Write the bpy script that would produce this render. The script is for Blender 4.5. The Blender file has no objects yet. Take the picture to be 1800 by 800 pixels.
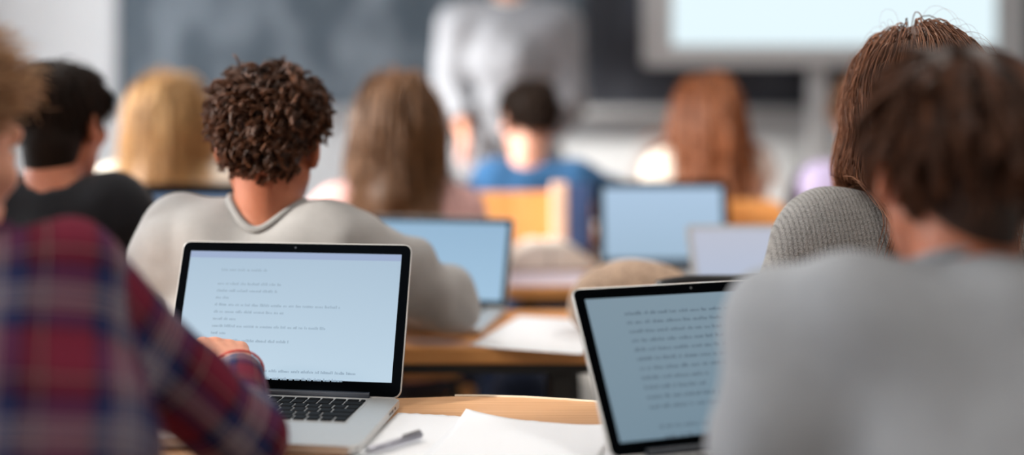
import bpy, bmesh, math, random
import numpy as np
from mathutils import Vector, Matrix, Euler

# ------------------------------------------------------------------ camera, world, light, exposure
F, CZ = 1830.0, 1.15                      # focal length in pixels of the 1800 px frame, eye height
sc = bpy.context.scene
COL = sc.collection
cam = bpy.data.cameras.new('camera'); camo = bpy.data.objects.new('camera', cam); COL.objects.link(camo)
camo.location = (0, 0, CZ); camo.rotation_euler = (math.pi/2, 0, 0)
cam.sensor_width = 36; cam.lens = F/1800*36; cam.shift_y = -200/1800
cam.clip_start = .02
cam.dof.use_dof = True; cam.dof.focus_distance = 1.49; cam.dof.aperture_fstop = .70; cam.dof.aperture_blades = 0
sc.camera = camo
vs = sc.view_settings
vs.view_transform = 'Standard'; vs.look = 'None'; vs.gamma = 1; vs.use_curve_mapping = False
vs.exposure = 0.0
world = bpy.data.worlds.new('world'); sc.world = world; world.use_nodes = True
world.node_tree.nodes['Background'].inputs[0].default_value = (.75, .86, 1, 1)
world.node_tree.nodes['Background'].inputs[1].default_value = .6
sc.cycles.use_denoising = True
sc.cycles.max_bounces = 8; sc.cycles.diffuse_bounces = 4; sc.cycles.transparent_max_bounces = 12
sc.cycles.sample_clamp_indirect = 6

ROOM_L, ROOM_R, FRONT, BACK, CEIL = -2.7, 2.75, 4.9, -1.8, 2.9
WIN = [(-1.5, -.45), (.48, .9), (1.55, 2.74), (2.94, 4.0)]      # unseen left wall windows, spaced to steer the sun; narrow one added for side light
WZ = (.85, 2.55)
def area(name, loc, rot, sx, sy, power, color=(1, 1, 1)):
    l = bpy.data.lights.new(name, 'AREA'); l.shape = 'RECTANGLE'; l.size = sx; l.size_y = sy
    l.energy = power; l.color = color
    o = bpy.data.objects.new(name, l); COL.objects.link(o); o.location = loc; o.rotation_euler = rot
    return o
for (y0, y1), p in zip(WIN, (8, 34, 55, 70)):
    area('window_daylight', (ROOM_L-.26, (y0+y1)/2, (WZ[0]+WZ[1])/2), (0, -math.pi/2, 0), WZ[1]-WZ[0], y1-y0, p, (.93, .97, 1))
sun = bpy.data.lights.new('sun', 'SUN'); sun.energy = 12.0; sun.angle = .09; sun.color = (1, .95, .87)
suno = bpy.data.objects.new('sun', sun); COL.objects.link(suno)
suno.rotation_euler = Vector((1.0, .35, -.37)).to_track_quat('-Z', 'Y').to_euler()
FILL_LAMPS = [(-1.2, .6), (1.2, .6), (-1.2, 2.6), (1.2, 2.6)]  # unseen fill lamps added under the ceiling
FILL_POWER = 14

# ------------------------------------------------------------------ helpers
def at(x, y, d):
    """the point seen at pixel (x, y) that lies d metres ahead"""
    return np.array([(x-900)/F*d, d, CZ-(y-200)/F*d])
def V(*a): return np.array(a, float)
def nrm(v): return v/np.linalg.norm(v)
def tag(o, label=None, cat=None, group=None, kind=None):
    for k, v in (('label', label), ('category', cat), ('group', group), ('kind', kind)):
        if v: o[k] = v
    return o
def empty(name, loc, rz=0):
    o = bpy.data.objects.new(name, None); COL.objects.link(o); o.location = loc; o.rotation_euler = (0, 0, rz)
    o.empty_display_size = .05
    return o
def link(name, me, mat, parent=None, smooth=False):
    o = bpy.data.objects.new(name, me); COL.objects.link(o)
    if mat is not None: me.materials.append(mat)
    if parent is not None: o.parent = parent
    if smooth:
        me.polygons.foreach_set('use_smooth', np.ones(len(me.polygons), bool))
    return o
def bobj(name, bm, mat, parent=None, smooth=False):
    me = bpy.data.meshes.new(name); bm.normal_update(); bm.to_mesh(me); bm.free()
    return link(name, me, mat, parent, smooth)
def npmesh(name, v, f, attrs=None):
    """mesh from arrays; f is (n,4) quads or (n,3) triangles"""
    me = bpy.data.meshes.new(name); n, k = f.shape
    me.vertices.add(len(v)); me.vertices.foreach_set('co', np.ascontiguousarray(v, np.float32).ravel())
    me.loops.add(n*k); me.loops.foreach_set('vertex_index', np.ascontiguousarray(f, np.int32).ravel())
    me.polygons.add(n); me.polygons.foreach_set('loop_start', np.arange(n, dtype=np.int32)*k)
    me.update(calc_edges=True)
    for nm, a in (attrs or {}).items():
        if a.ndim == 1:
            at_ = me.attributes.new(nm, 'FLOAT', 'POINT'); at_.data.foreach_set('value', a.astype(np.float32))
        else:
            at_ = me.attributes.new(nm, 'FLOAT_VECTOR', 'POINT'); at_.data.foreach_set('vector', a.astype(np.float32).ravel())
    return me
def box(bm, c, s, rot=None):
    m = Matrix.Translation(c)
    if rot is not None: m = m @ rot.to_4x4()
    r = bmesh.ops.create_cube(bm, size=1, matrix=m @ Matrix.Diagonal((*s, 1)))
    return r['verts']
def bevel(bm, w, seg=2, sel=None):
    bmesh.ops.bevel(bm, geom=sel or bm.edges[:], offset=w, segments=seg, profile=.5, affect='EDGES')
def bar(bm, a, b, r, r2=None, n=12):
    a, b = Vector(a), Vector(b); d = b-a
    m = Matrix.Translation((a+b)/2) @ d.to_track_quat('Z', 'Y').to_matrix().to_4x4()
    bmesh.ops.create_cone(bm, cap_ends=True, segments=n, radius1=r, radius2=r if r2 is None else r2, depth=d.length, matrix=m)
def rbox(name, c, s, mat, parent=None, bev=.004, seg=2, smooth=False):
    bm = bmesh.new(); box(bm, c, s); bevel(bm, bev, seg)
    return bobj(name, bm, mat, parent, smooth)
def rounded_outline(w, d, r, n=6, x0=0, y0=0):
    pts = []
    for cx, cy, a0 in ((w/2-r, d/2-r, 0), (-w/2+r, d/2-r, 90), (-w/2+r, -d/2+r, 180), (w/2-r, -d/2+r, 270)):
        for i in range(n+1):
            a = math.radians(a0+90*i/n); pts.append((x0+cx+r*math.cos(a), y0+cy+r*math.sin(a)))
    return pts
def prism(bm, pts, z0, z1, bev=0, seg=2):
    lo = [bm.verts.new((x, y, z0)) for x, y in pts]; hi = [bm.verts.new((x, y, z1)) for x, y in pts]
    n = len(pts); fs = [bm.faces.new(lo[::-1]), bm.faces.new(hi)]
    for i in range(n): fs.append(bm.faces.new((lo[i], lo[(i+1) % n], hi[(i+1) % n], hi[i])))
    if bev:
        ed = set(e for f in fs[:2] for e in f.edges)
        bmesh.ops.bevel(bm, geom=list(ed), offset=bev, segments=seg, profile=.5, affect='EDGES')
    return fs
def tube_path(bm, pts, r, n=8, closed=False):
    pts = [Vector(p) for p in pts]; rings = []; m = len(pts)
    for i, p in enumerate(pts):
        t = (pts[(i+1) % m]-pts[i-1]) if closed else (pts[min(i+1, m-1)]-pts[max(i-1, 0)])
        q = t.to_track_quat('Z', 'Y')
        rr = r[i] if hasattr(r, '__len__') else r
        rings.append([bm.verts.new(p + q @ Vector((rr*math.cos(2*math.pi*k/n), rr*math.sin(2*math.pi*k/n), 0))) for k in range(n)])
    for i in range(m if closed else m-1):
        a, b = rings[i], rings[(i+1) % m]
        for k in range(n): bm.faces.new((a[k], a[(k+1) % n], b[(k+1) % n], b[k]))
    if not closed: bm.faces.new(rings[0][::-1]); bm.faces.new(rings[-1])
def copy_tree(o, parent=None):
    c = o.copy(); COL.objects.link(c)
    if parent is not None: c.parent = parent
    for ch in o.children: copy_tree(ch, c)
    return c

# ------------------------------------------------------------------ materials
def srgb(r, g, b):
    f = lambda c: (c/255)/12.92 if c <= 10 else (((c/255)+.055)/1.055)**2.4
    return (f(r), f(g), f(b), 1)
class NT:
    def __init__(s, name):
        s.m = bpy.data.materials.new(name); s.m.use_nodes = True; s.t = s.m.node_tree
        s.b = s.t.nodes['Principled BSDF']; s.out = s.t.nodes['Material Output']
    def n(s, typ, **kw):
        nd = s.t.nodes.new(typ)
        for k, v in kw.items():
            if k.startswith('i_'): nd.inputs[k[2:].replace('_', ' ')].default_value = v
            else: setattr(nd, k, v)
        return nd
    def l(s, a, b): s.t.links.new(a, b)
    def set(s, **kw):
        for k, v in kw.items(): s.b.inputs[k.replace('_', ' ')].default_value = v
        return s
    def ramp(s, fac, stops, interp='LINEAR'):
        r = s.n('ShaderNodeValToRGB'); cr = r.color_ramp; cr.interpolation = interp
        while len(cr.elements) < len(stops): cr.elements.new(.5)
        for e, (p, c) in zip(cr.elements, stops): e.position = p; e.color = c
        s.l(fac, r.inputs[0]); return r.outputs[0]
    def coords(s, kind='Object', scale=(1, 1, 1), rot=(0, 0, 0)):
        tc = s.n('ShaderNodeTexCoord'); mp = s.n('ShaderNodeMapping')
        mp.inputs['Scale'].default_value = scale; mp.inputs['Rotation'].default_value = rot
        s.l(tc.outputs[kind], mp.inputs[0]); return mp.outputs[0]
    def noise(s, vec, scale, detail=4, rough=.5):
        n = s.n('ShaderNodeTexNoise'); n.inputs['Scale'].default_value = scale; n.inputs['Detail'].default_value = detail
        n.inputs['Roughness'].default_value = rough
        s.l(vec, n.inputs['Vector']); return n.outputs['Fac']
    def bump(s, h, strength=.3, dist=.01):
        b = s.n('ShaderNodeBump'); b.inputs['Strength'].default_value = strength; b.inputs['Distance'].default_value = dist
        s.l(h, b.inputs['Height']); s.l(b.outputs[0], s.b.inputs['Normal'])
    def mix(s, fac, a, b, blend='MIX'):
        m = s.n('ShaderNodeMix', data_type='RGBA', blend_type=blend)
        for i, v in ((0, fac), (6, a), (7, b)):
            if hasattr(v, 'is_linked'): s.l(v, m.inputs[i])
            else: m.inputs[i].default_value = v
        return m.outputs[2]
    def math(s, op, a, b=0.0):
        m = s.n('ShaderNodeMath', operation=op)
        for i, v in ((0, a), (1, b)):
            if hasattr(v, 'is_linked'): s.l(v, m.inputs[i])
            else: m.inputs[i].default_value = v
        return m.outputs[0]
def plain(name, c, rough=.5, metal=0, var=.06, scale=30, spec=.5):
    t = NT(name); t.set(Roughness=rough, Metallic=metal)
    t.b.inputs['Specular IOR Level'].default_value = spec
    n = t.noise(t.coords(), scale)
    lo = tuple(x*(1-var) for x in c[:3])+(1,); hi = tuple(min(1, x*(1+var)) for x in c[:3])+(1,)
    t.l(t.ramp(n, [(.3, lo), (.7, hi)]), t.b.inputs['Base Color'])
    return t.m
def wood(name, c1, c2, rough=.42, scale=(1.2, 16, 16)):
    t = NT(name); t.set(Roughness=rough)
    v = t.coords(scale=scale); n = t.noise(v, 3.2, 6, .6)
    w = t.n('ShaderNodeTexWave', wave_type='BANDS', bands_direction='Y'); w.inputs['Scale'].default_value = .55
    w.inputs['Distortion'].default_value = 5; w.inputs['Detail'].default_value = 3; t.l(v, w.inputs['Vector'])
    f = t.math('ADD', t.math('MULTIPLY', n, .88), t.math('MULTIPLY', w.outputs['Fac'], .12))
    t.l(t.ramp(f, [(.3, c1), (.7, c2)]), t.b.inputs['Base Color']); t.bump(f, .05, .002)
    return t.m
def cloth(name, c, heather=.12, weave=900, rough=.9, bumps=.25, fold=.0):
    t = NT(name); t.set(Roughness=rough); t.b.inputs['Specular IOR Level'].default_value = .15
    t.b.inputs['Sheen Weight'].default_value = .12; t.b.inputs['Sheen Roughness'].default_value = .5
    v = t.coords(); n = t.noise(v, weave, 2); n2 = t.noise(v, 45, 4)
    f = t.math('ADD', t.math('MULTIPLY', n, .65), t.math('MULTIPLY', n2, .35))
    lo = tuple(x*(1-heather) for x in c[:3])+(1,); hi = tuple(min(1, x*(1+heather)) for x in c[:3])+(1,)
    t.l(t.ramp(f, [(.35, lo), (.65, hi)]), t.b.inputs['Base Color'])
    t.bump(f, bumps, .003)
    return t.m
def hair_mat(name, dark, light, rough=.5, spec=.4):
    t = NT(name); t.set(Roughness=rough); t.b.inputs['Specular IOR Level'].default_value = spec
    a = t.n('ShaderNodeAttribute', attribute_name='tint')
    t.l(t.ramp(a.outputs['Fac'], [(0, dark), (1, light)]), t.b.inputs['Base Color'])
    n = t.noise(t.coords(scale=(1, 1, .25)), 420, 2); t.bump(n, .35, .002)
    return t.m
def emit(name, c, strength, c2=None):
    t = NT(name); t.set(Roughness=.5); t.b.inputs['Specular IOR Level'].default_value = .08
    t.b.inputs['Base Color'].default_value = (.02, .02, .02, 1)
    t.b.inputs['Emission Strength'].default_value = strength
    if c2:
        sx = t.n('ShaderNodeSeparateXYZ'); t.l(t.coords('Generated'), sx.inputs[0])
        t.l(t.ramp(sx.outputs[1], [(0, c), (1, c2)]), t.b.inputs['Emission Color'])
    else:
        t.b.inputs['Emission Color'].default_value = c
    return t.m
def skin(name, c):
    t = NT(name); t.set(Roughness=.5); t.b.inputs['Specular IOR Level'].default_value = .35
    n = t.noise(t.coords(), 28, 5)
    lo = (c[0]*.93, c[1]*.84, c[2]*.8, 1); hi = (min(1, c[0]*1.05), c[1]*1.05, c[2]*1.05, 1)
    t.l(t.ramp(n, [(.35, lo), (.65, hi)]), t.b.inputs['Base Color'])
    t.b.inputs['Subsurface Weight'].default_value = .25
    t.b.inputs['Subsurface Radius'].default_value = (.9, .35, .2); t.b.inputs['Subsurface Scale'].default_value = .012
    t.bump(t.noise(t.coords(), 700, 2), .08, .001)
    return t.m
def plaid(name):
    t = NT(name); t.set(Roughness=.9); t.b.inputs['Specular IOR Level'].default_value = .12
    a = t.n('ShaderNodeAttribute', attribute_name='weave'); sx = t.n('ShaderNodeSeparateXYZ'); t.l(a.outputs['Vector'], sx.inputs[0])
    mar, mar2, nav, cre, sla, dk = srgb(112, 34, 54), srgb(84, 22, 40), srgb(40, 46, 86), srgb(172, 150, 142), srgb(92, 106, 134), srgb(36, 20, 38)
    st = [(0, mar), (.17, dk), (.20, nav), (.33, cre), (.345, nav), (.375, cre), (.39, sla), (.42, cre), (.435, nav), (.465, cre), (.48, sla), (.51, cre), (.525, nav),
          (.66, dk), (.70, mar2), (.80, cre), (.812, mar2), (.86, mar)]
    cols = []
    for k, per in ((0, .128), (1, .142)):
        f = t.math('FRACT', t.math('ADD', t.math('DIVIDE', sx.outputs[k], per), 10.13+.2*k))
        cols.append(t.ramp(f, st, 'CONSTANT'))
    c = t.mix(.5, cols[0], cols[1])
    n = t.noise(t.coords(), 600, 2)
    t.l(t.mix(.35, c, t.ramp(n, [(.3, (.55, .5, .5, 1)), (.7, (1, 1, 1, 1))]), 'MULTIPLY'), t.b.inputs['Base Color'])
    t.bump(t.noise(t.coords(), 40, 4), .25, .004)
    return t.m
def knit(name, c):
    t = NT(name); t.set(Roughness=.95); t.b.inputs['Specular IOR Level'].default_value = .1; t.b.inputs['Sheen Weight'].default_value = .2
    a = t.n('ShaderNodeAttribute', attribute_name='weave'); sx = t.n('ShaderNodeSeparateXYZ'); t.l(a.outputs['Vector'], sx.inputs[0])
    nz = t.noise(t.coords(), 220, 3)
    u = t.math('ADD', t.math('MULTIPLY', sx.outputs[0], 2*math.pi/.0125), t.math('MULTIPLY', nz, 2.2))
    v = t.math('ADD', t.math('MULTIPLY', sx.outputs[1], 2*math.pi/.0075), t.math('MULTIPLY', t.math('ABSOLUTE', t.math('SINE', u)), 1.6))
    h = t.math('ADD', t.math('MULTIPLY', t.math('ABSOLUTE', t.math('SINE', u)), .65), t.math('MULTIPLY', t.math('SINE', v), .07))
    n2 = t.noise(t.coords(), 500, 3); n3 = t.noise(t.coords(), 60, 3)
    f = t.math('ADD', t.math('MULTIPLY', h, .38), t.math('ADD', t.math('MULTIPLY', n2, .75), t.math('MULTIPLY', n3, .25)))
    t.l(t.ramp(f, [(.25, tuple(x*.25 for x in c[:3])+(1,)), (.55, c), (.95, tuple(min(1, x*1.75) for x in c[:3])+(1,))]), t.b.inputs['Base Color'])
    t.bump(f, .8, .004)
    return t.m

M = {}
M['wall_grey'] = plain('wall_paint_grey', srgb(128, 126, 124), .8, var=.02, scale=3, spec=.2)
M['wall'] = plain('wall_paint', srgb(212, 214, 217), .8, var=.02, scale=3, spec=.2)
M['ceiling'] = plain('ceiling_paint', srgb(232, 232, 230), .9, var=.02, scale=3, spec=.1)
M['floor'] = plain('floor_vinyl', srgb(196, 190, 182), .35, var=.05, scale=6)
M['white_metal'] = plain('white_metal', srgb(225, 226, 228), .4, var=.02)
M['grey_metal'] = plain('grey_metal', srgb(176, 177, 180), .45, var=.03)
M['black_metal'] = plain('black_metal', srgb(30, 28, 28), .4, var=.08)
M['black_plastic'] = plain('black_plastic', srgb(16, 17, 20), .35, var=.08)
M['chrome'] = plain('chrome', srgb(210, 212, 215), .2, 1, var=.02)
M['alu'] = plain('aluminium', srgb(206, 205, 203), .38, .55, var=.02, scale=200)
M['bezel'] = plain('bezel', srgb(6, 8, 11), .4, var=.05, spec=0)
M['key'] = plain('key', srgb(14, 14, 16), .55, var=.1, scale=200, spec=.1)
M['dark_hinge'] = plain('dark_hinge', srgb(38, 44, 54), .4, var=.05)
M['wood_light'] = wood('beech_wood', srgb(202, 150, 106), srgb(222, 174, 130), scale=(1.5, 60, 60))
M['wood_warm'] = wood('warm_wood', srgb(208, 134, 66), srgb(236, 170, 104), scale=(1.5, 50, 50))
M['wood_edge'] = wood('pale_edge', srgb(222, 200, 172), srgb(238, 222, 200))
M['wood_chair'] = wood('chair_plywood', srgb(222, 150, 82), srgb(242, 178, 112), scale=(14, 14, 1.4))
M['paper'] = plain('paper', srgb(246, 247, 250), .85, var=.012, scale=8, spec=.2)
M['paper_lilac'] = plain('lilac_paper', srgb(226, 214, 226), .85, var=.02, scale=8, spec=.2)
M['page'] = plain('book_pages', srgb(246, 241, 232), .85, var=.03, scale=200, spec=.2)
M['silver'] = plain('pen_silver', srgb(176, 176, 186), .3, .6, var=.04)
M['white_shoe'] = plain('shoe_leather', srgb(70, 66, 64), .5)
M['denim'] = cloth('denim', srgb(44, 56, 84), .25, 1200)
M['black_trousers'] = cloth('black_trousers', srgb(34, 34, 40), .15)
M['beige_canvas'] = cloth('woven_straw', srgb(190, 162, 140), .35, 260, bumps=.6)
M['navy_canvas'] = cloth('navy_canvas', srgb(34, 42, 62), .2)
M['blue_binder'] = plain('blue_binder', srgb(64, 84, 128), .5)
M['eye'] = plain('eye_white', srgb(238, 234, 230), .15)
M['iris'] = plain('iris', srgb(52, 34, 24), .2)
M['red_cord'] = plain('red_cord', srgb(190, 70, 66), .7)

# ------------------------------------------------------------------ signed distance sculpting (bodies, clothes, soft things)
class Field:
    def __init__(s, lo, hi, h):
        s.lo = np.array(lo, float); s.h = h
        s.n = np.ceil((np.array(hi)-s.lo)/h).astype(int)+1
        s.D = np.full(s.n, .5, np.float32)
    def loc(s, lo, hi):
        a = np.clip(np.floor((lo-s.lo)/s.h).astype(int), 0, s.n-1); b = np.clip(np.ceil((hi-s.lo)/s.h).astype(int)+1, 1, s.n)
        sl = tuple(slice(i, j) for i, j in zip(a, b))
        ax = [(s.lo[k]+np.arange(a[k], b[k])*s.h).astype(np.float32) for k in range(3)]
        return sl, ax[0][:, None, None], ax[1][None, :, None], ax[2][None, None, :]
    def _mix(s, sl, d, k):
        D = s.D[sl]
        if k > 0:
            h = np.maximum(k-np.abs(D-d), 0)/k
            s.D[sl] = np.minimum(D, d)-h*h*k*.25
        else: s.D[sl] = np.minimum(D, d)
    def _sub(s, sl, d, k):
        D = s.D[sl]; h = np.maximum(k-np.abs(D+d), 0)/k
        s.D[sl] = np.maximum(D, -d)+h*h*k*.25
    def cap(s, a, b, ra, rb=None, k=.03, sub=False, cut=None):
        a = np.array(a, float); b = np.array(b, float); rb = ra if rb is None else rb; m = max(ra, rb)+k+.03
        sl, x, y, z = s.loc(np.minimum(a, b)-m, np.maximum(a, b)+m)
        ab = b-a; L2 = float(ab@ab)+1e-12
        px, py, pz = x-a[0], y-a[1], z-a[2]
        t = np.clip((px*ab[0]+py*ab[1]+pz*ab[2])/L2, 0, 1)
        d = np.sqrt((px-t*ab[0])**2+(py-t*ab[1])**2+(pz-t*ab[2])**2)-(ra+(rb-ra)*t)
        if cut is not None:
            c, nv = cut; d = np.maximum(d, (x-c[0])*nv[0]+(y-c[1])*nv[1]+(z-c[2])*nv[2])
        (s._sub if sub else s._mix)(sl, d, k)
    def ell(s, c, r, R=None, k=.03, sub=False):
        c = np.array(c, float); r = np.array(r, float); R = np.eye(3) if R is None else np.array(R)
        m = r.max()+k+.03; sl, x, y, z = s.loc(c-m, c+m)
        px, py, pz = x-c[0], y-c[1], z-c[2]
        q = [(px*R[0, i]+py*R[1, i]+pz*R[2, i])/r[i] for i in range(3)]
        k0 = np.sqrt(q[0]**2+q[1]**2+q[2]**2)
        k1 = np.sqrt((q[0]/r[0])**2+(q[1]/r[1])**2+(q[2]/r[2])**2)+1e-9
        d = np.where(k0 < .2, (k0-1)*r.min(), k0*(k0-1)/k1)
        (s._sub if sub else s._mix)(sl, d.astype(np.float32), k)
    def cut_plane(s, c, nv, rad):
        sl, x, y, z = s.loc(c-rad, c+rad)
        px, py, pz = x-c[0], y-c[1], z-c[2]; h = px*nv[0]+py*nv[1]+pz*nv[2]
        r2 = px*px+py*py+pz*pz
        s.D[sl] = np.where((h > 0) & (r2 < rad*rad), np.maximum(s.D[sl], h), s.D[sl])
    def warp(s, fn):
        _, x, y, z = s.loc(s.lo, s.lo+s.n*s.h); s.D += fn(x, y, z).astype(np.float32)
    def sample(s, p):
        i = np.clip(((p-s.lo)/s.h).astype(int), 1, s.n-2)
        D = s.D; a, b, c = i[:, 0], i[:, 1], i[:, 2]
        g = np.stack([D[a+1, b, c]-D[a-1, b, c], D[a, b+1, c]-D[a, b-1, c], D[a, b, c+1]-D[a, b, c-1]], 1)/(2*s.h)
        inside = ((p > s.lo) & (p < s.lo+(s.n-1)*s.h)).all(1)
        return np.where(inside, D[a, b, c], .5), g/(np.linalg.norm(g, axis=1, keepdims=True)+1e-6)
    def mesh(s, smooth=1):
        D = s.D.copy(); D[0] = D[-1] = .1; D[:, 0] = D[:, -1] = .1; D[:, :, 0] = D[:, :, -1] = .1
        neg = D < 0; c = [neg[i:neg.shape[0]-1+i, j:neg.shape[1]-1+j, k:neg.shape[2]-1+k] for i in (0, 1) for j in (0, 1) for k in (0, 1)]
        al = c[0].copy(); an = c[0].copy()
        for q in c[1:]: al &= q; an |= q
        act = an & ~al; idx = np.argwhere(act); N = len(idx)
        ids = np.full(act.shape, -1, np.int32); ids[act] = np.arange(N)
        off = np.array([(i, j, k) for i in (0, 1) for j in (0, 1) for k in (0, 1)])
        val = np.stack([D[idx[:, 0]+o[0], idx[:, 1]+o[1], idx[:, 2]+o[2]] for o in off], 1)
        acc = np.zeros((N, 3)); cnt = np.zeros(N)
        for a in range(8):
            for b in range(a+1, 8):
                if np.abs(off[a]-off[b]).sum() != 1: continue
                va, vb = val[:, a], val[:, b]; m = (va < 0) != (vb < 0)
                t = np.where(m, va/(va-vb+1e-20), 0)
                acc += (m[:, None])*(off[a]+t[:, None]*(off[b]-off[a])); cnt += m
        v = s.lo+(idx+acc/cnt[:, None])*s.h
        quads = []
        for ax in range(3):
            u, w = (ax+1) % 3, (ax+2) % 3
            sl0 = [slice(1, -1)]*3; sl1 = [slice(1, -1)]*3
            sl0[ax] = slice(0, -1); sl1[ax] = slice(1, None)
            A, B = neg[tuple(sl0)], neg[tuple(sl1)]
            e = np.argwhere(A != B); flip = A[tuple(e.T)]
            e = e+1; e[:, ax] -= 1
            du = np.zeros(3, int); du[u] = 1; dw = np.zeros(3, int); dw[w] = 1
            q = np.stack([ids[tuple((e-du-dw).T)], ids[tuple((e-dw).T)], ids[tuple(e.T)], ids[tuple((e-du).T)]], 1)
            q[~flip] = q[~flip][:, ::-1]; quads.append(q)
        f = np.concatenate(quads); f = f[(f >= 0).all(1)]
        for _ in range(smooth):
            sm = np.zeros_like(v); ct = np.zeros(N)
            for i in range(4):
                np.add.at(sm, f[:, i], v[f[:, (i+1) % 4]]+v[f[:, i-1]]); np.add.at(ct, f[:, i], 2)
            v = .5*v+.5*sm/np.maximum(ct, 1)[:, None]
        return v, f

def rot_yaw(yaw, pitch=0, roll=0):
    """head frame: columns right, forward, up; yaw turns to the right, pitch bows forward"""
    return np.array(Matrix.Rotation(-yaw, 3, 'Z') @ Matrix.Rotation(-pitch, 3, 'X') @ Matrix.Rotation(roll, 3, 'Y'))

CR_C, CR_R = V(0, -.012, .033), V(.074, .095, .083)      # cranium
def head_sdf(fd, H, R, sc_=1.0):
    w = lambda *p: H+R@(np.array(p)*sc_)
    S = lambda x: x*sc_
    fd.ell(w(*CR_C), CR_R*sc_, R, .03)
    fd.ell(w(0, .03, -.035), V(.058, .06, .084)*sc_, R, .03)
    for x in (-1, 1):
        fd.cap(w(x*.05, .0, -.055), w(x*.017, .066, -.1), S(.018), S(.018), .025)
        fd.ell(w(x*.046, .062, -.02), V(.018, .016, .016)*sc_, R, .02)       # cheekbone
    fd.ell(w(0, .07, -.102), V(.02, .017, .015)*sc_, R, .02)
    fd.cap(w(-.04, .08, .03), w(.04, .08, .03), S(.009), S(.009), .014)
    for x in (-1, 1): fd.ell(w(x*.032, .096, .012), V(.016, .012, .011)*sc_, R, .012, sub=True)
    for x in (-1, 1): fd.cap(w(x*.021, .0835, .0215), w(x*.044, .078, .020), S(.0045), S(.0045), .006); fd.cap(w(x*.023, .083, .0025), w(x*.043, .078, .003), S(.004), S(.004), .006)
    fd.cap(w(0, .088, .014), w(0, .107, -.026), S(.008), S(.012), .012)
    for x in (-1, 1): fd.ell(w(x*.011, .096, -.03), V(.008, .01, .007)*sc_, R, .006)
    fd.cap(w(-.018, .089, -.056), w(.018, .089, -.056), S(.006), S(.006), .006)
    fd.cap(w(-.016, .088, -.067), w(.016, .088, -.067), S(.007), S(.007), .006)
    fd.cap(w(-.022, .096, -.0615), w(.022, .096, -.0615), S(.0025), S(.0025), .004, sub=True)
    for x in (-1, 1):
        Re = R@np.array(Matrix.Rotation(x*.45, 3, 'Z') @ Matrix.Rotation(-.15, 3, 'X'))
        fd.ell(w(x*.081, -.012, -.006), V(.010, .020, .033)*sc_, Re, .008)
        fd.ell(w(x*.088, -.006, -.003), V(.008, .011, .020)*sc_, Re, .006, sub=True)
        fd.ell(w(x*.079, -.004, -.034), V(.007, .010, .010)*sc_, Re, .006)

def hand_sdf(fd, W, d, n, side, curl=(.35, .5, .35), spread=.08, s=1.0):
    """W wrist, d direction of the hand, n the way the palm faces, side +1 when the thumb lies along +lateral"""
    d = nrm(d); n = nrm(n-d*(n@d)); l = np.cross(d, n)*side
    for o, pr, md, ds in ((.027, .043, .026, .020), (.009, .048, .030, .022), (-.009, .044, .028, .021), (-.026, .035, .021, .018)):
        fd.cap(W+l*o*.5*s, W+(d*(.088-abs(o-.009)*.25)+l*o)*s, .0125*s, .0118*s, .007)
        p = W+(d*(.088-abs(o-.009)*.25)+l*o)*s; ang = 0.; r = .0098
        dirl = nrm(d+l*o/.027*spread)
        for L, c in zip((pr, md, ds), curl):
            ang += c; q = p+(dirl*math.cos(ang)+n*math.sin(ang))*L*s
            fd.cap(p, q, r*s, (r-.0011)*s, .004); p = q; r -= .0011
    t0 = W+(d*.018+l*.018+n*.006)*s; t1 = W+(d*.05+l*.045+n*.02)*s; t2 = t1+(d*.027+l*.014+n*.012)*s; t3 = t2+(d*.024+l*.002+n*.006)*s
    fd.cap(t0, t1, .015*s, .0125*s, .014); fd.cap(t1, t2, .0115*s, .0105*s, .006); fd.cap(t2, t3, .0105*s, .008*s, .005)

def folds(seed, amp):
    rg = np.random.RandomState(seed); ks = []
    for i in range(7):
        k = rg.normal(size=3)*V(1, .7, .6); k = nrm(k)*rg.uniform(22, 70); ks.append((k, rg.uniform(0, 6.28), rg.normal(size=3)*9, rg.uniform(.5, 1)/(.5+np.linalg.norm(k)/40)))
    def fn(x, y, z):
        s = 0
        for k, ph, k2, a in ks:
            s = s+a*np.sin(k[0]*x+k[1]*y+k[2]*z+ph+1.3*np.sin(k2[0]*x+k2[1]*y+k2[2]*z))
        return amp*s*.5
    return fn

# hair ------------------------------------------------------------
def strands_mesh(P, rad, taper=.35, tint=None):
    """P (n,m,3) strand points -> three sided tubes"""
    n, m, _ = P.shape
    T = np.gradient(P, axis=1); T /= np.linalg.norm(T, axis=2, keepdims=True)+1e-9
    ref = np.array([.31, .77, .55]); A = np.cross(T, ref); A /= np.linalg.norm(A, axis=2, keepdims=True)+1e-9; B = np.cross(T, A)
    rr = np.asarray(rad)
    if rr.ndim == 0: rr = np.full(n, float(rr))
    t = np.linspace(0, 1, m); r = rr[:, None]*(1-(1-taper)*t**2)[None, :]
    v = np.stack([P+r[..., None]*(math.cos(a)*A+math.sin(a)*B) for a in (0, 2.094, 4.189)], 2).reshape(-1, 3)
    base = (np.arange(n)[:, None]*m+np.arange(m-1)[None, :]).reshape(-1)*3
    f = np.concatenate([np.stack([base+k, base+(k+1) % 3, base+3+(k+1) % 3, base+3+k], 1) for k in range(3)])
    tn = np.repeat(tint, m*3) if tint.ndim == 1 else np.repeat(tint.reshape(-1), 3)
    return v, f, tn
HL_Y = [-.13, -.075, -.045, -.015, .02, .045, .06, .13]
HL_Z = [-.085, -.085, -.055, .016, .024, .05, .075, .095]
def hairline(y, nape=0.0):
    z = np.interp(y, HL_Y, HL_Z); return np.where(y < -.03, z+nape, z)
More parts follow.
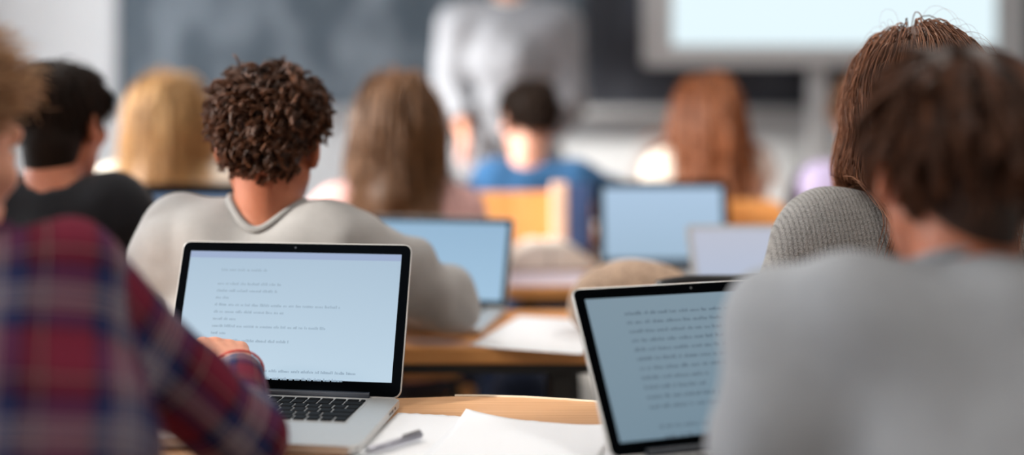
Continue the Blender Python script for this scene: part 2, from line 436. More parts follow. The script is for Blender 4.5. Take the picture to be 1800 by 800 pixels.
def scalp_roots(rg, n, nape=0.0, fade=None):
    out = []
    while sum(map(len, out)) < n:
        u = rg.normal(size=(n*3, 3)); u /= np.linalg.norm(u, axis=1, keepdims=True)
        p = CR_C+u*(CR_R+.001)
        out.append(np.concatenate([p, u], 1)[p[:, 2] > hairline(p[:, 1], nape)])
    a = np.concatenate(out)[:n]; return a[:, :3], a[:, 3:]
def grow(rg, H, R, s, n, m, length, lift, gravity, crown, fields=(), off=(.002, .012), jitter=.12, nape=0., wave=None, flow=None, curl=None, collide=True, part=False):
    p, u = scalp_roots(rg, n, nape)
    nl = u/CR_R; nl /= np.linalg.norm(nl, axis=1, keepdims=True)
    ax = p-np.array(crown); ax -= nl*(ax*nl).sum(1, keepdims=True); ax /= np.linalg.norm(ax, axis=1, keepdims=True)+1e-6
    if flow is not None:
        fl = flow(p); fl = fl-nl*(fl*nl).sum(1, keepdims=True)*.6; ax = ax*(1-np.minimum(1, np.linalg.norm(fl, axis=1, keepdims=True)))+fl
    L = length(p) if callable(length) else np.full(n, length); L = L*rg.uniform(.75, 1.1, n)
    lf = lift(p)[:, None] if callable(lift) else lift
    d = nl*lf+ax+rg.normal(size=(n, 3))*jitter; d /= np.linalg.norm(d, axis=1, keepdims=True)
    P0 = p*s@R.T+H; d = d@R.T; step = (L/(m-1))[:, None]*s
    offs = rg.uniform(off[0], off[1], n)
    pts = [P0]; q = P0.copy(); g = np.array([0, 0, -1.0])
    for i in range(m-1):
        d = d*(1-gravity)+g*gravity+rg.normal(size=(n, 3))*jitter*.25; d /= np.linalg.norm(d, axis=1, keepdims=True)
        q = q+d*step
        if collide:
            loc = (q-H)@R/s; rr = (CR_R+offs[:, None]*min(1, (i+1)/3))
            e = (loc-CR_C)/rr; k = np.linalg.norm(e, axis=1); k = np.where(k < 1, k, 1)[:, None]
            q = H+((CR_C+(loc-CR_C)/k)*s)@R.T
            if part:
                loc = (q-H)@R/s; fm = (loc[:, 1] > .03) & (abs(loc[:, 0]) < .066) & (loc[:, 2] < .075)
                loc[:, 0] = np.where(fm, np.sign(p[:, 0]+.004)*np.minimum(.066, abs(loc[:, 0])+.022), loc[:, 0]); q = H+(loc*s)@R.T
            for fd in fields:
                dd, gg = fd.sample(q); pen = offs*.7+.002-dd
                q = q+np.where(pen > 0, np.minimum(pen, .05), 0)[:, None]*gg
        nd = q-pts[-1]; ln = np.linalg.norm(nd, axis=1, keepdims=True); d = np.where(ln > 1e-6, nd/np.maximum(ln, 1e-6), d)
        pts.append(q.copy())
    P = np.stack(pts, 1)
    t = np.linspace(0, 1, m)[None, :]
    if curl:
        cr, turns = curl; T = np.gradient(P, axis=1); T /= np.linalg.norm(T, axis=2, keepdims=True)+1e-9
        A = np.cross(T, [.3, .5, .81]); A /= np.linalg.norm(A, axis=2, keepdims=True)+1e-9; B = np.cross(T, A)
        ph = rg.uniform(0, 6.28, n)[:, None]; tt = turns*rg.uniform(.7, 1.3, n)[:, None]*(L/np.mean(L))[:, None]
        w = np.minimum(1, t*3)*cr
        P = P+w[..., None]*(np.cos(ph+6.28*tt*t)[..., None]*A+np.sin(ph+6.28*tt*t)[..., None]*B)
    if wave:
        a, k = wave; ph = rg.uniform(0, 6.28, (n, 1)); P[..., 0] += a*t*np.sin(k*P[..., 2]+ph*.35); P[..., 1] += a*t*np.cos(k*P[..., 2]+ph*.35+1)
    return P

def clump(rg, P, k, spread, tip=.5):
    n, m, _ = P.shape; o = rg.normal(size=(n, k, 1, 3))*spread*(1-(1-tip)*np.linspace(0, 1, m)[None, None, :, None])
    return (P[:, None]+o).reshape(n*k, m, 3)
def rel(o, v): return v-np.array(o.location)

def cap_hair(H, R, s, thick, extra=(), nape=0., h=.006, lump=.003, seed=0, region=True):
    big = .22*s; fd = Field(H-big-V(0, 0, .5 if extra else 0), H+big, h)
    fd.ell(H+R@(CR_C*s), (CR_R+thick)*s, R, .01)
    if region:
        _, x, y, z = fd.loc(fd.lo, fd.lo+fd.n*fd.h)
        lx = [((x-H[0])*R[0, i]+(y-H[1])*R[1, i]+(z-H[2])*R[2, i])/s for i in range(3)]
        ex = hairline(lx[1], nape)-lx[2]
        fd.D = np.maximum(fd.D, (ex*.7).astype(np.float32))
    for e in extra:
        if e[0] == 'cap': fd.cap(e[1], e[2], e[3], e[4], e[5] if len(e) > 5 else .04)
        else: fd.ell(e[1], e[2], e[3] if len(e) > 3 else None, .04)
    if lump: fd.warp(folds(seed+5, lump))
    return fd.mesh(1)

class Person:
    """a seated or standing figure; all joints in world metres"""
    def __init__(s, name, label, H, yaw=0, pitch=.1, roll=0, N=None, SL=None, SR=None, EL=None, ER=None, WL=None, WR=None, P=None,
                 size=1.0, w=1.0, h=.007, skin_m=None, stand=False, seed=1, knee=.11, lean=.1, drop=.065, seat=.45, hands=None, neck_w=.050, zmin=.806, armr=1.0):
        s.size, s.w, s.h, s.seed, s.nw = size, w, h, seed, neck_w; s.H = H = np.array(H, float); s.R = rot_yaw(yaw, pitch, roll); s.stand = stand
        s.N = N = np.array(N if N is not None else H+V(0, -.035, -.155*size)); hw = .165*w
        s.SL = SL = np.array(SL if SL is not None else N+V(-hw, .02, -drop)); s.SR = SR = np.array(SR if SR is not None else N+V(hw, .02, -drop))
        zp = seat+.095 if not stand else .93
        s.P = P = np.array(P if P is not None else V(N[0], N[1]-lean, zp))
        s.EL = EL = np.array(EL if EL is not None else SL+V(-.05, .12, -.22)); s.ER = ER = np.array(ER if ER is not None else SR+V(.05, .12, -.22))
        s.WL = WL = np.array(WL if WL is not None else EL+V(.10, .20, .0)); s.WR = WR = np.array(WR if WR is not None else ER+V(-.10, .20, .0))
        if not stand:
            s.P = P = P+V(0, 0, .026)
            for q in (EL, ER): q[2] = max(q[2], zmin)
            for q in (WL, WR): q[2] = max(q[2], .808)
        up = nrm(N-P); rt = SR-SL; rt = nrm(rt-up*(rt@up)); fw = np.cross(up, rt); s.T = T = np.stack([rt, fw, up], 1); L = np.linalg.norm(N-P)
        s.up, s.rt, s.fw = up, rt, fw
        if stand:
            s.hip = [P+V(-.09, 0, -.02), P+V(.09, 0, -.02)]; s.kn = [P+V(-.10, .01, -.44), P+V(.10, .01, -.44)]
            s.an = [np.array([P[0]-.11, P[1]-.02, .09]), np.array([P[0]+.11, P[1]-.02, .09])]
        else:
            s.hip = [P+V(-.085, .02, -.02), P+V(.085, .02, -.02)]; s.kn = [P+V(-knee, .40, -.015), P+V(knee, .40, -.015)]
            s.an = [np.array([P[0]-knee, P[1]+.38, .09]), np.array([P[0]+knee, P[1]+.38, .09])]
        sh = (SL+SR)/2
        # prims: (kind, args..., k)
        s.torso = [('ell', P, V(.165*w, .115, .105), T, .05), ('ell', P+up*.17, V(.135*w, .098, .15), T, .06),
                   ('ell', P+up*(L-.19), V(.152*w, .108, .165), T, .06), ('cap', SL+rt*.035, SR-rt*.035, .06, .06, .06),
                   ('cap', N-up*.035, SL+rt*.05, .03, .046, .045), ('cap', N-up*.035, SR-rt*.05, .03, .046, .045)]
        s.ar = armr; s.arms = [('cap', S_, E_, .055*armr, .044*armr, .04) for S_, E_ in ((SL, EL), (SR, ER))]+[('cap', E_, W_, .043*armr, .028, .02) for E_, W_ in ((EL, WL), (ER, WR))]
        s.legs = []
        for i in (0, 1):
            s.legs += [('cap', s.hip[i], s.kn[i], .075, .055, .04), ('cap', s.kn[i], s.an[i], .054, .036, .02)]
        pts = np.array([H, N, SL, SR, EL, ER, WL, WR, P, *s.kn, *s.an])
        s.lo = pts.min(0)-.27; s.hi = pts.max(0)+.27; s.lo[2] = max(s.lo[2], -.03); s.hi[2] = max(H[2]+.15*size, s.hi[2]-.12)
        fd = Field(s.lo, s.hi, h); s.body = fd
        s.apply(fd, s.torso); s.apply(fd, s.arms); s.apply(fd, s.legs)
        fd.cap(H+s.R@V(0, -.022, -.05)*size, N+up*-.02, neck_w*size, (neck_w+.003)*size, .02)
        head_sdf(fd, H, s.R, size)
        for W, E, sg, hd in ((WL, EL, -1, 0), (WR, ER, 1, 1)):
            spec = (hands or {}).get(hd)
            d = nrm(W-E)
            if spec: hand_sdf(fd, W, spec[0], spec[1], sg, *spec[2:])
            elif stand: hand_sdf(fd, W, d, V(-sg, .1, 0), sg, (.25, .35, .25))
            else: hand_sdf(fd, W, nrm(d*V(1, 1, 0)+V(0, .2, .02)), V(0, -.1, -1), sg, (.22, .28, .2))
        for i in (0, 1):
            a = s.an[i]; fd.cap(a+V(0, -.03, -.055), a+V(0, .15, -.062), .028, .024, .03)
        v, f = fd.mesh(1)
        s.o = link(name, npmesh(name, v-V(P[0], P[1], 0), f), skin_m, None, True); s.o.location = (P[0], P[1], 0)
        tag(s.o, label, 'person'); s.o['kind'] = 'thing'
        for x in (-1, 1):
            bm = bmesh.new(); bmesh.ops.create_uvsphere(bm, u_segments=16, v_segments=10, radius=.0115*size, matrix=Matrix.Translation(Vector(rel(s.o, H+s.R@V(x*.032, .0765, .012)*size))))
            e = bobj('eye', bm, M['eye'], s.o, True)
            bm = bmesh.new(); bmesh.ops.create_uvsphere(bm, u_segments=14, v_segments=8, radius=.0058*size, matrix=Matrix.Translation(Vector(rel(s.o, H+s.R@V(x*.032, .0826, .011)*size))))
            bobj('iris', bm, M['iris'], e, True)
    def apply(s, fd, prims, inf=0.):
        for p in prims:
            if p[0] == 'ell': fd.ell(p[1], p[2]+inf, p[3], p[4])
            else: fd.cap(p[1], p[2], p[3]+inf, p[4]+inf, p[5])
    def part(s, name, v, f, mat, attrs=None):
        return link(name, npmesh(name, rel(s.o, v), f, attrs), mat, s.o, True)
    def top(s, name, mat, inf=.013, amp=.006, hem=.0, neck=.012, collar=None, sleeve=1.0, h=None, neck_r=.0, rib=False, arm=None):
        fd = Field(s.lo, s.hi, h or s.h); s.cl = fd
        s.apply(fd, s.torso, inf)
        ai = inf if arm is None else arm
        for S, E, W in ((s.SL, s.EL, s.WL), (s.SR, s.ER, s.WR)):
            fd.cap(S, E, .055*s.ar+ai, .046*s.ar+ai, .04)
            d = nrm(W-E); We = E+(W-E)*sleeve
            fd.cap(E, We, .046*s.ar+ai, .033+ai, .03, cut=(We, d))
        hd = nrm(s.H-s.N); nv = nrm(s.up*.7+hd*.5); s.nv = nv
        if amp: fd.warp(folds(s.seed, amp))
        base = Field(s.lo, s.hi, fd.h); s.apply(base, s.torso)
        for S, E, W in ((s.SL, s.EL, s.WL), (s.SR, s.ER, s.WR)):
            d = nrm(W-E); We = E+(W-E)*sleeve; base.cap(S, E, .055*s.ar, .044*s.ar, .04); base.cap(E, We, .043*s.ar, .030, .02, cut=(We, d))
        fd.D = np.minimum(fd.D, base.D-.005)
        hole = s.nw*s.size+.008+neck_r
        fd.cap(s.N-nv*.055, s.N+nv*.16, hole-.012, hole+.004, .008, sub=True)
        hc = s.P-s.up*(.06-hem); sl, x, y, z = fd.loc(s.lo, s.hi)
        fd.D = np.maximum(fd.D, -((x-hc[0])*s.up[0]+(y-hc[1])*s.up[1]+(z-hc[2])*s.up[2]).astype(np.float32)) if not s.stand else np.maximum(fd.D, (s.P[2]-.09-z+0*x+0*y).astype(np.float32)*np.where(np.abs(x-s.P[0]) < .21, 1, 0)-np.where(np.abs(x-s.P[0]) < .21, 0, 1))
        v, f = fd.mesh(1)
        bones = [(s.P, s.N, .16), (s.SL, s.EL, .055), (s.EL, s.WL, .04), (s.SR, s.ER, .055), (s.ER, s.WR, .04)]
        best = np.full(len(v), 9.); uv = np.zeros((len(v), 3))
        for i, (a, b, r) in enumerate(bones):
            ab = b-a; t = np.clip(((v-a)@ab)/(ab@ab), 0, 1); q = v-(a+t[:, None]*ab); d = np.linalg.norm(q, axis=1)-r
            if i == 0:
                lo = (v-s.P)@s.T; uvi = np.stack([lo[:, 0]+.35*lo[:, 1]*np.sign(lo[:, 0]), lo[:, 2], lo[:, 1]], 1); d = d-.012
            else:
                ax = nrm(ab); e1 = nrm(np.cross(ax, V(.2, 1, .1))); e2 = np.cross(ax, e1)
                uvi = np.stack([np.arctan2(q@e1, q@e2)*(.075), (v-a)@ax+.03*i, q@e1], 1)
            m = d < best; best = np.where(m, d, best); uv[m] = uvi[m]
        lo = (v-s.P)@s.T
        if rib: uv = np.stack([lo[:, 0], lo[:, 2], lo[:, 1]], 1)
        o = s.part(name, v, f, mat, {'weave': uv})
        if collar is not None:
            e1 = nrm(np.cross(nv, V(0, 1, .3))); e2 = np.cross(nv, e1); n = 48; hs = np.linspace(.11, -.06, 86); ring = []
            for a in np.linspace(0, 2*math.pi, n, endpoint=False):
                dr = math.cos(a)*e1+math.sin(a)*e2; pts = s.N+(hole+.001)*dr+hs[:, None]*nv
                dd, _ = fd.sample(pts); k = np.argmax(dd < .001) if (dd < .001).any() else 70; ring.append(hs[k])
            ring = np.array(ring)
            for _ in range(6): ring = .5*ring+.25*np.roll(ring, 1)+.25*np.roll(ring, -1)
            bm = bmesh.new()
            tube_path(bm, [rel(s.o, s.N+(hole+.001)*(math.cos(a)*e1+math.sin(a)*e2)+ring[i]*nv) for i, a in enumerate(np.linspace(0, 2*math.pi, n, endpoint=False))], .0068, 8, True)
            bobj('collar', bm, collar, s.o, True)
        return o
    def trousers(s, mat, shoe, inf=.013):
        fd = Field(s.lo, s.hi, max(s.h, .008)); s.apply(fd, [s.torso[0]], inf); s.apply(fd, s.legs, inf+.003)
        fd.warp(folds(s.seed+9, .005))
        sl, x, y, z = fd.loc(s.lo, s.hi)
        fd.D = np.maximum(fd.D, (z-(s.P[2]+.085)+0*x+0*y).astype(np.float32))
        fd.D = np.maximum(fd.D, (.075-z+0*x+0*y).astype(np.float32))
        v, f = fd.mesh(1); s.part('trousers', v, f, mat)
        for i in (0, 1):
            a = s.an[i]; g = Field(a+V(-.08, -.12, -.11), a+V(.08, .24, .06), .007)
            g.cap(a+V(0, -.04, -.045), a+V(0, .16, -.055), .042, .036, .03); g.cap(a+V(0, -.02, 0), a+V(0, -.01, -.04), .045, .045, .03)
            _, x, y, z = g.loc(g.lo, g.lo+g.n*g.h); g.D = np.maximum(g.D, (.003-z+0*x+0*y).astype(np.float32))
            v, f = g.mesh(1); s.part('shoe', v, f, shoe)
    def hair(s, mat, strands, cap=None, tint_cap=.15):
        vs, fs, ts, o = [], [], [], 0
        if cap:
            v, f = cap; vs.append(v); fs.append(f); ts.append(np.full(len(v), tint_cap)); o = len(v)
        for P, r, tint in strands:
            v, f, t = strands_mesh(P, r, .35, tint); vs.append(v); fs.append(f+o); ts.append(t); o += len(v)
        return s.part('hair', np.concatenate(vs), np.concatenate(fs), mat, {'tint': np.concatenate(ts)})

def tints(rg, n, m, lo, hi, tip=0.):
    return np.clip(rg.uniform(lo, hi, (n, 1))+tip*np.linspace(0, 1, m)[None, :], 0, 1)
# ------------------------------------------------------------------ the room
def structure(name, bm, mat): return tag(bobj(name, bm, mat), kind='structure')
b = bmesh.new(); box(b, ((ROOM_L+ROOM_R)/2, (FRONT+BACK)/2, -.05), (ROOM_R-ROOM_L+.4, FRONT-BACK+.4, .1)); structure('floor', b, M['floor'])
b = bmesh.new(); box(b, ((ROOM_L+ROOM_R)/2, (FRONT+BACK)/2, CEIL+.05), (ROOM_R-ROOM_L+.4, FRONT-BACK+.4, .1)); structure('ceiling', b, M['ceiling'])
b = bmesh.new(); box(b, ((ROOM_L+ROOM_R)/2, FRONT+.1, CEIL/2), (ROOM_R-ROOM_L, .2, CEIL)); structure('wall_front', b, M['wall'])
b = bmesh.new(); box(b, ((ROOM_L+ROOM_R)/2, BACK-.1, CEIL/2), (ROOM_R-ROOM_L, .2, CEIL)); structure('wall_back', b, M['wall_grey'])
b = bmesh.new(); box(b, (ROOM_R+.1, (FRONT+BACK)/2, CEIL/2), (.2, FRONT-BACK+.4, CEIL)); structure('wall_right', b, M['wall_grey'])
b = bmesh.new(); X = ROOM_L-.1
box(b, (X, (FRONT+BACK)/2, WZ[0]/2), (.2, FRONT-BACK+.4, WZ[0])); box(b, (X, (FRONT+BACK)/2, (WZ[1]+CEIL)/2), (.2, FRONT-BACK+.4, CEIL-WZ[1]))
ys = [BACK-.2]+[y for w_ in WIN for y in w_]+[FRONT+.2]
for i in range(0, len(ys), 2): box(b, (X, (ys[i]+ys[i+1])/2, (WZ[0]+WZ[1])/2), (.2, ys[i+1]-ys[i], WZ[1]-WZ[0]))
structure('wall_left', b, M['wall'])
tg = NT('window_glass'); gl = tg.n('ShaderNodeBsdfGlossy'); gl.inputs['Roughness'].default_value = .02; tr = tg.n('ShaderNodeBsdfTransparent')
mx = tg.n('ShaderNodeMixShader'); mx.inputs[0].default_value = .06; tg.l(tr.outputs[0], mx.inputs[1]); tg.l(gl.outputs[0], mx.inputs[2]); tg.l(mx.outputs[0], tg.out.inputs[0]); M['glass'] = tg.m
for i, (y0, y1) in enumerate(WIN):
    r = empty('window_%d' % (i+1), (ROOM_L-.1, (y0+y1)/2, WZ[0])); tag(r, kind='structure'); W_, H_ = y1-y0, WZ[1]-WZ[0]
    b = bmesh.new()
    for y in (-W_/2+.03, 0, W_/2-.03): box(b, (0, y, H_/2), (.06, .05, H_))
    for z in (.03, H_-.03): box(b, (0, 0, z), (.06, W_-.002, .05))
    bobj('window_frame', b, M['white_metal'], r)
    b = bmesh.new(); box(b, (0, 0, H_/2), (.006, W_-.06, H_-.06)); bobj('pane', b, M['glass'], r)
    b = bmesh.new(); box(b, (.16, 0, -.015), (.16, W_+.1, .03)); bobj('window_sill', b, M['white_metal'], r)
b = bmesh.new(); box(b, ((ROOM_L+ROOM_R)/2, FRONT-.008, .05), (ROOM_R-ROOM_L-.01, .015, .1)); structure('baseboard_front', b, M['grey_metal'])
# unseen ceiling panels, added as fill light from above
M['lamp'] = emit('fill_lamp_diffuser', (1, .97, .93, 1), 2.2)
for i, (x, y) in enumerate(FILL_LAMPS):
    r = empty('ceiling_fill_lamp', (x, y, CEIL-.035))
    tag(r, 'added unseen ceiling fill lamp panel %s' % ('near the windows towards the back', 'away from the windows towards the back', 'near the windows above the pupils', 'away from the windows above the pupils')[i] , 'lamp', 'ceiling fill lamp panels')
    b = bmesh.new(); box(b, (0, 0, .017), (.64, .64, .034)); bevel(b, .004); bobj('lamp_frame', b, M['white_metal'], r)
    b = bmesh.new(); box(b, (0, 0, -.001), (.58, .58, .004)); bobj('diffuser', b, M['lamp'], r)
    area('ceiling_fill_light', (x, y, CEIL-.05), (0, 0, 0), .56, .56, FILL_POWER, (1, .96, .9))

# blackboard: left leaf paler with chalk dust and painted-in window glare, right leaf clean
def board_mat(name, base, dust, amount, seed):
    t = NT(name); t.set(Roughness=.55); v = t.coords()
    mp = t.n('ShaderNodeMapping'); mp.inputs['Location'].default_value = (seed, 0, seed*2); mp.inputs['Scale'].default_value = (2.2, 1, 1.1); t.l(v, mp.inputs[0])
    n1 = t.noise(mp.outputs[0], 1.6, 3, .5); n2 = t.noise(v, 9, 5, .6)
    f = t.math('ADD', t.math('MULTIPLY', n1, 1.0), t.math('MULTIPLY', n2, .18))
    t.l(t.ramp(f, [(.54, base), (.82, tuple(base[i]+(dust[i]-base[i])*amount for i in range(3))+(1,))]), t.b.inputs['Base Color'])
    return t.m
M['board_dusty_glare'] = board_mat('dust_and_glare_slate', srgb(62, 76, 88), srgb(170, 182, 194), .52, 3.1)
M['board_clean'] = board_mat('clean_slate', srgb(42, 45, 54), srgb(110, 114, 124), .35, 7.7)
r = empty('blackboard', (0, FRONT-.03, 1.16)); tag(r, 'wide dark chalkboard on the front wall, one half pale with chalk dust and painted glare', 'blackboard')
b = bmesh.new(); box(b, (-.755, 0, .62), (2.17, .03, 1.2)); bobj('board_panel', b, M['board_dusty_glare'], r)['label'] = 'grey-blue board half with chalk smears and painted window glare'
b = bmesh.new(); box(b, (1.52, 0, .62), (2.36, .03, 1.2)); bobj('board_panel', b, M['board_clean'], r)['label'] = 'clean dark board half'
b = bmesh.new()
for x in (-1.85, 2.71): box(b, (x, -.005, .62), (.022, .045, 1.26))
for z in (.008, 1.235): box(b, (.43, -.005, z), (4.58, .045, .022))
bobj('board_frame', b, M['grey_metal'], r)
b = bmesh.new(); box(b, (.43, -.055, -.01), (4.4, .08, .015)); box(b, (.43, -.093, 0), (4.4, .008, .03)); bobj('chalk_tray', b, M['grey_metal'], r)

# presentation screen on a post
M['proj'] = emit('screen_glow', srgb(226, 244, 250), 1.05, srgb(252, 255, 255))
r = empty('presentation_screen', (0, 4.42, 0)); tag(r, 'large glowing presentation screen with pale grey frame on a stand', 'screen')
sx0, sx1, sz0, sz1 = .555, 2.165, 1.352, 2.36
b = bmesh.new(); prism(b, rounded_outline(sx1-sx0, sz1-sz0, .03, 5, (sx0+sx1)/2, (sz0+sz1)/2), -.03, .03, .006)
bmesh.ops.transform(b, matrix=Matrix.Rotation(math.pi/2, 4, 'X'), verts=b.verts); bobj('screen_frame', b, M['grey_metal'], r)
b = bmesh.new(); prism(b, [(sx0+.12, sz0+.085), (sx1-.125, sz0+.085), (sx1-.125, sz1-.08), (sx0+.12, sz1-.08)], .03, .034)
bmesh.ops.transform(b, matrix=Matrix.Rotation(math.pi/2, 4, 'X'), verts=b.verts)
o = bobj('display', b, M['proj'], r)
b = bmesh.new(); box(b, (1.315, .06, .72), (.08, .05, 1.34)); bevel(b, .006); bobj('post', b, M['grey_metal'], r)
b = bmesh.new(); box(b, (1.315, .05, 1.6), (.5, .04, .3)); bevel(b, .005); bobj('mounting_plate', b, M['grey_metal'], r)
b = bmesh.new(); box(b, (1.315, .05, .03), (.9, .09, .05)); box(b, (1.0, 0, .03), (.07, .55, .05)); box(b, (1.63, 0, .03), (.07, .55, .05)); bevel(b, .006); bobj('stand_base', b, M['grey_metal'], r)

# ------------------------------------------------------------------ desks
def desk(label, outline, zt, th, mat, legs, rail_y, edge=None):
    cx = sum(p[0] for p in outline)/len(outline); cy = sum(p[1] for p in outline)/len(outline)
    r = empty('desk', (cx, cy, 0)); tag(r, label, 'desk')
    b = bmesh.new(); prism(b, [(x-cx, y-cy) for x, y in outline], zt-th, zt, .004); bobj('desktop', b, mat, r)
    b = bmesh.new()
    x0, x1 = min(l[0] for l in legs), max(l[0] for l in legs)
    for y in rail_y: box(b, ((x0+x1)/2-cx, y-cy, zt-th-.009), (x1-x0, .03, .018))
    for x in sorted(set(l[0] for l in legs)): box(b, (x-cx, (rail_y[0]+rail_y[-1])/2-cy, zt-th-.009), (.03, abs(rail_y[-1]-rail_y[0]), .0179))
    bobj('desk_frame', b, M['black_metal'], r)
    for x, y in legs:
        b = bmesh.new(); box(b, (x-cx, y-cy, (zt-th-.018)/2), (.042, .042, zt-th-.018)); bevel(b, .004); bobj('leg', b, M['black_metal'], r)
    if edge:
        b = bmesh.new(); tube_path(b, [(x-cx, y-cy, zt+.0005) for x, y in edge], .0022, 6); o = bobj('edge_strip', b, M['wood_edge'], r); o['label'] = 'pale edge strip'
    return r
ZT = .73
far = [(-.165, 1.533), (-.13, 1.537), (-.105, 1.5445), (-.085, 1.547), (-.04, 1.5465), (.02, 1.54), (.08, 1.527), (.14, 1.511), (.22, 1.488), (.32, 1.45), (.42, 1.415), (.6, 1.40), (1.3, 1.40)]
near1 = [(1.3, 1.036), (-1.35, 1.036)]
desk('light beech desk with two laptops and loose papers, nearest to the camera', [(-1.35, 1.57), (-.6, 1.57), (-.3, 1.555), (-.2, 1.536)]+far+near1, ZT, .03, M['wood_light'],
     [(-1.28, 1.11), (1.22, 1.11), (-1.28, 1.36), (1.22, 1.36)], (1.11, 1.36), far[3:10])
desk('long warm brown desk right behind the beech desk', [(-.655, 1.865), (1.45, 1.865), (1.45, 2.235), (-.655, 2.235)], ZT, .03, M['wood_warm'],
     [(-.61, 1.9), (.092, 1.9), (1.4, 1.9), (-.61, 2.19), (.092, 2.19), (1.4, 2.19)], (1.89, 2.19))
desk('warm brown desk carrying the white open book, before the pupil in blue', [(-.02, 2.52), (1.25, 2.52), (1.25, 2.985), (-.02, 2.985)], ZT, .03, M['wood_warm'],
     [(.04, 2.56), (1.19, 2.56), (.04, 2.94), (1.19, 2.94)], (2.56, 2.94))
desk('warm brown desk by the windows carrying a laptop in front of the pupil in black', [(-1.75, 2.3), (-.62, 2.3), (-.62, 2.66), (-1.75, 2.66)], ZT, .03, M['wood_warm'],
     [(-1.7, 2.34), (-.67, 2.34), (-1.7, 2.62), (-.67, 2.62)], (2.34, 2.62))
desk('long warm brown desk of the front row, in front of the pupils nearest the teacher', [(-1.75, 3.48), (1.75, 3.48), (1.75, 3.84), (-1.75, 3.84)], ZT, .03, M['wood_warm'],
     [(-1.7, 3.52), (.325, 3.52), (1.7, 3.52), (-1.7, 3.8), (.325, 3.8), (1.7, 3.8)], (3.52, 3.8))

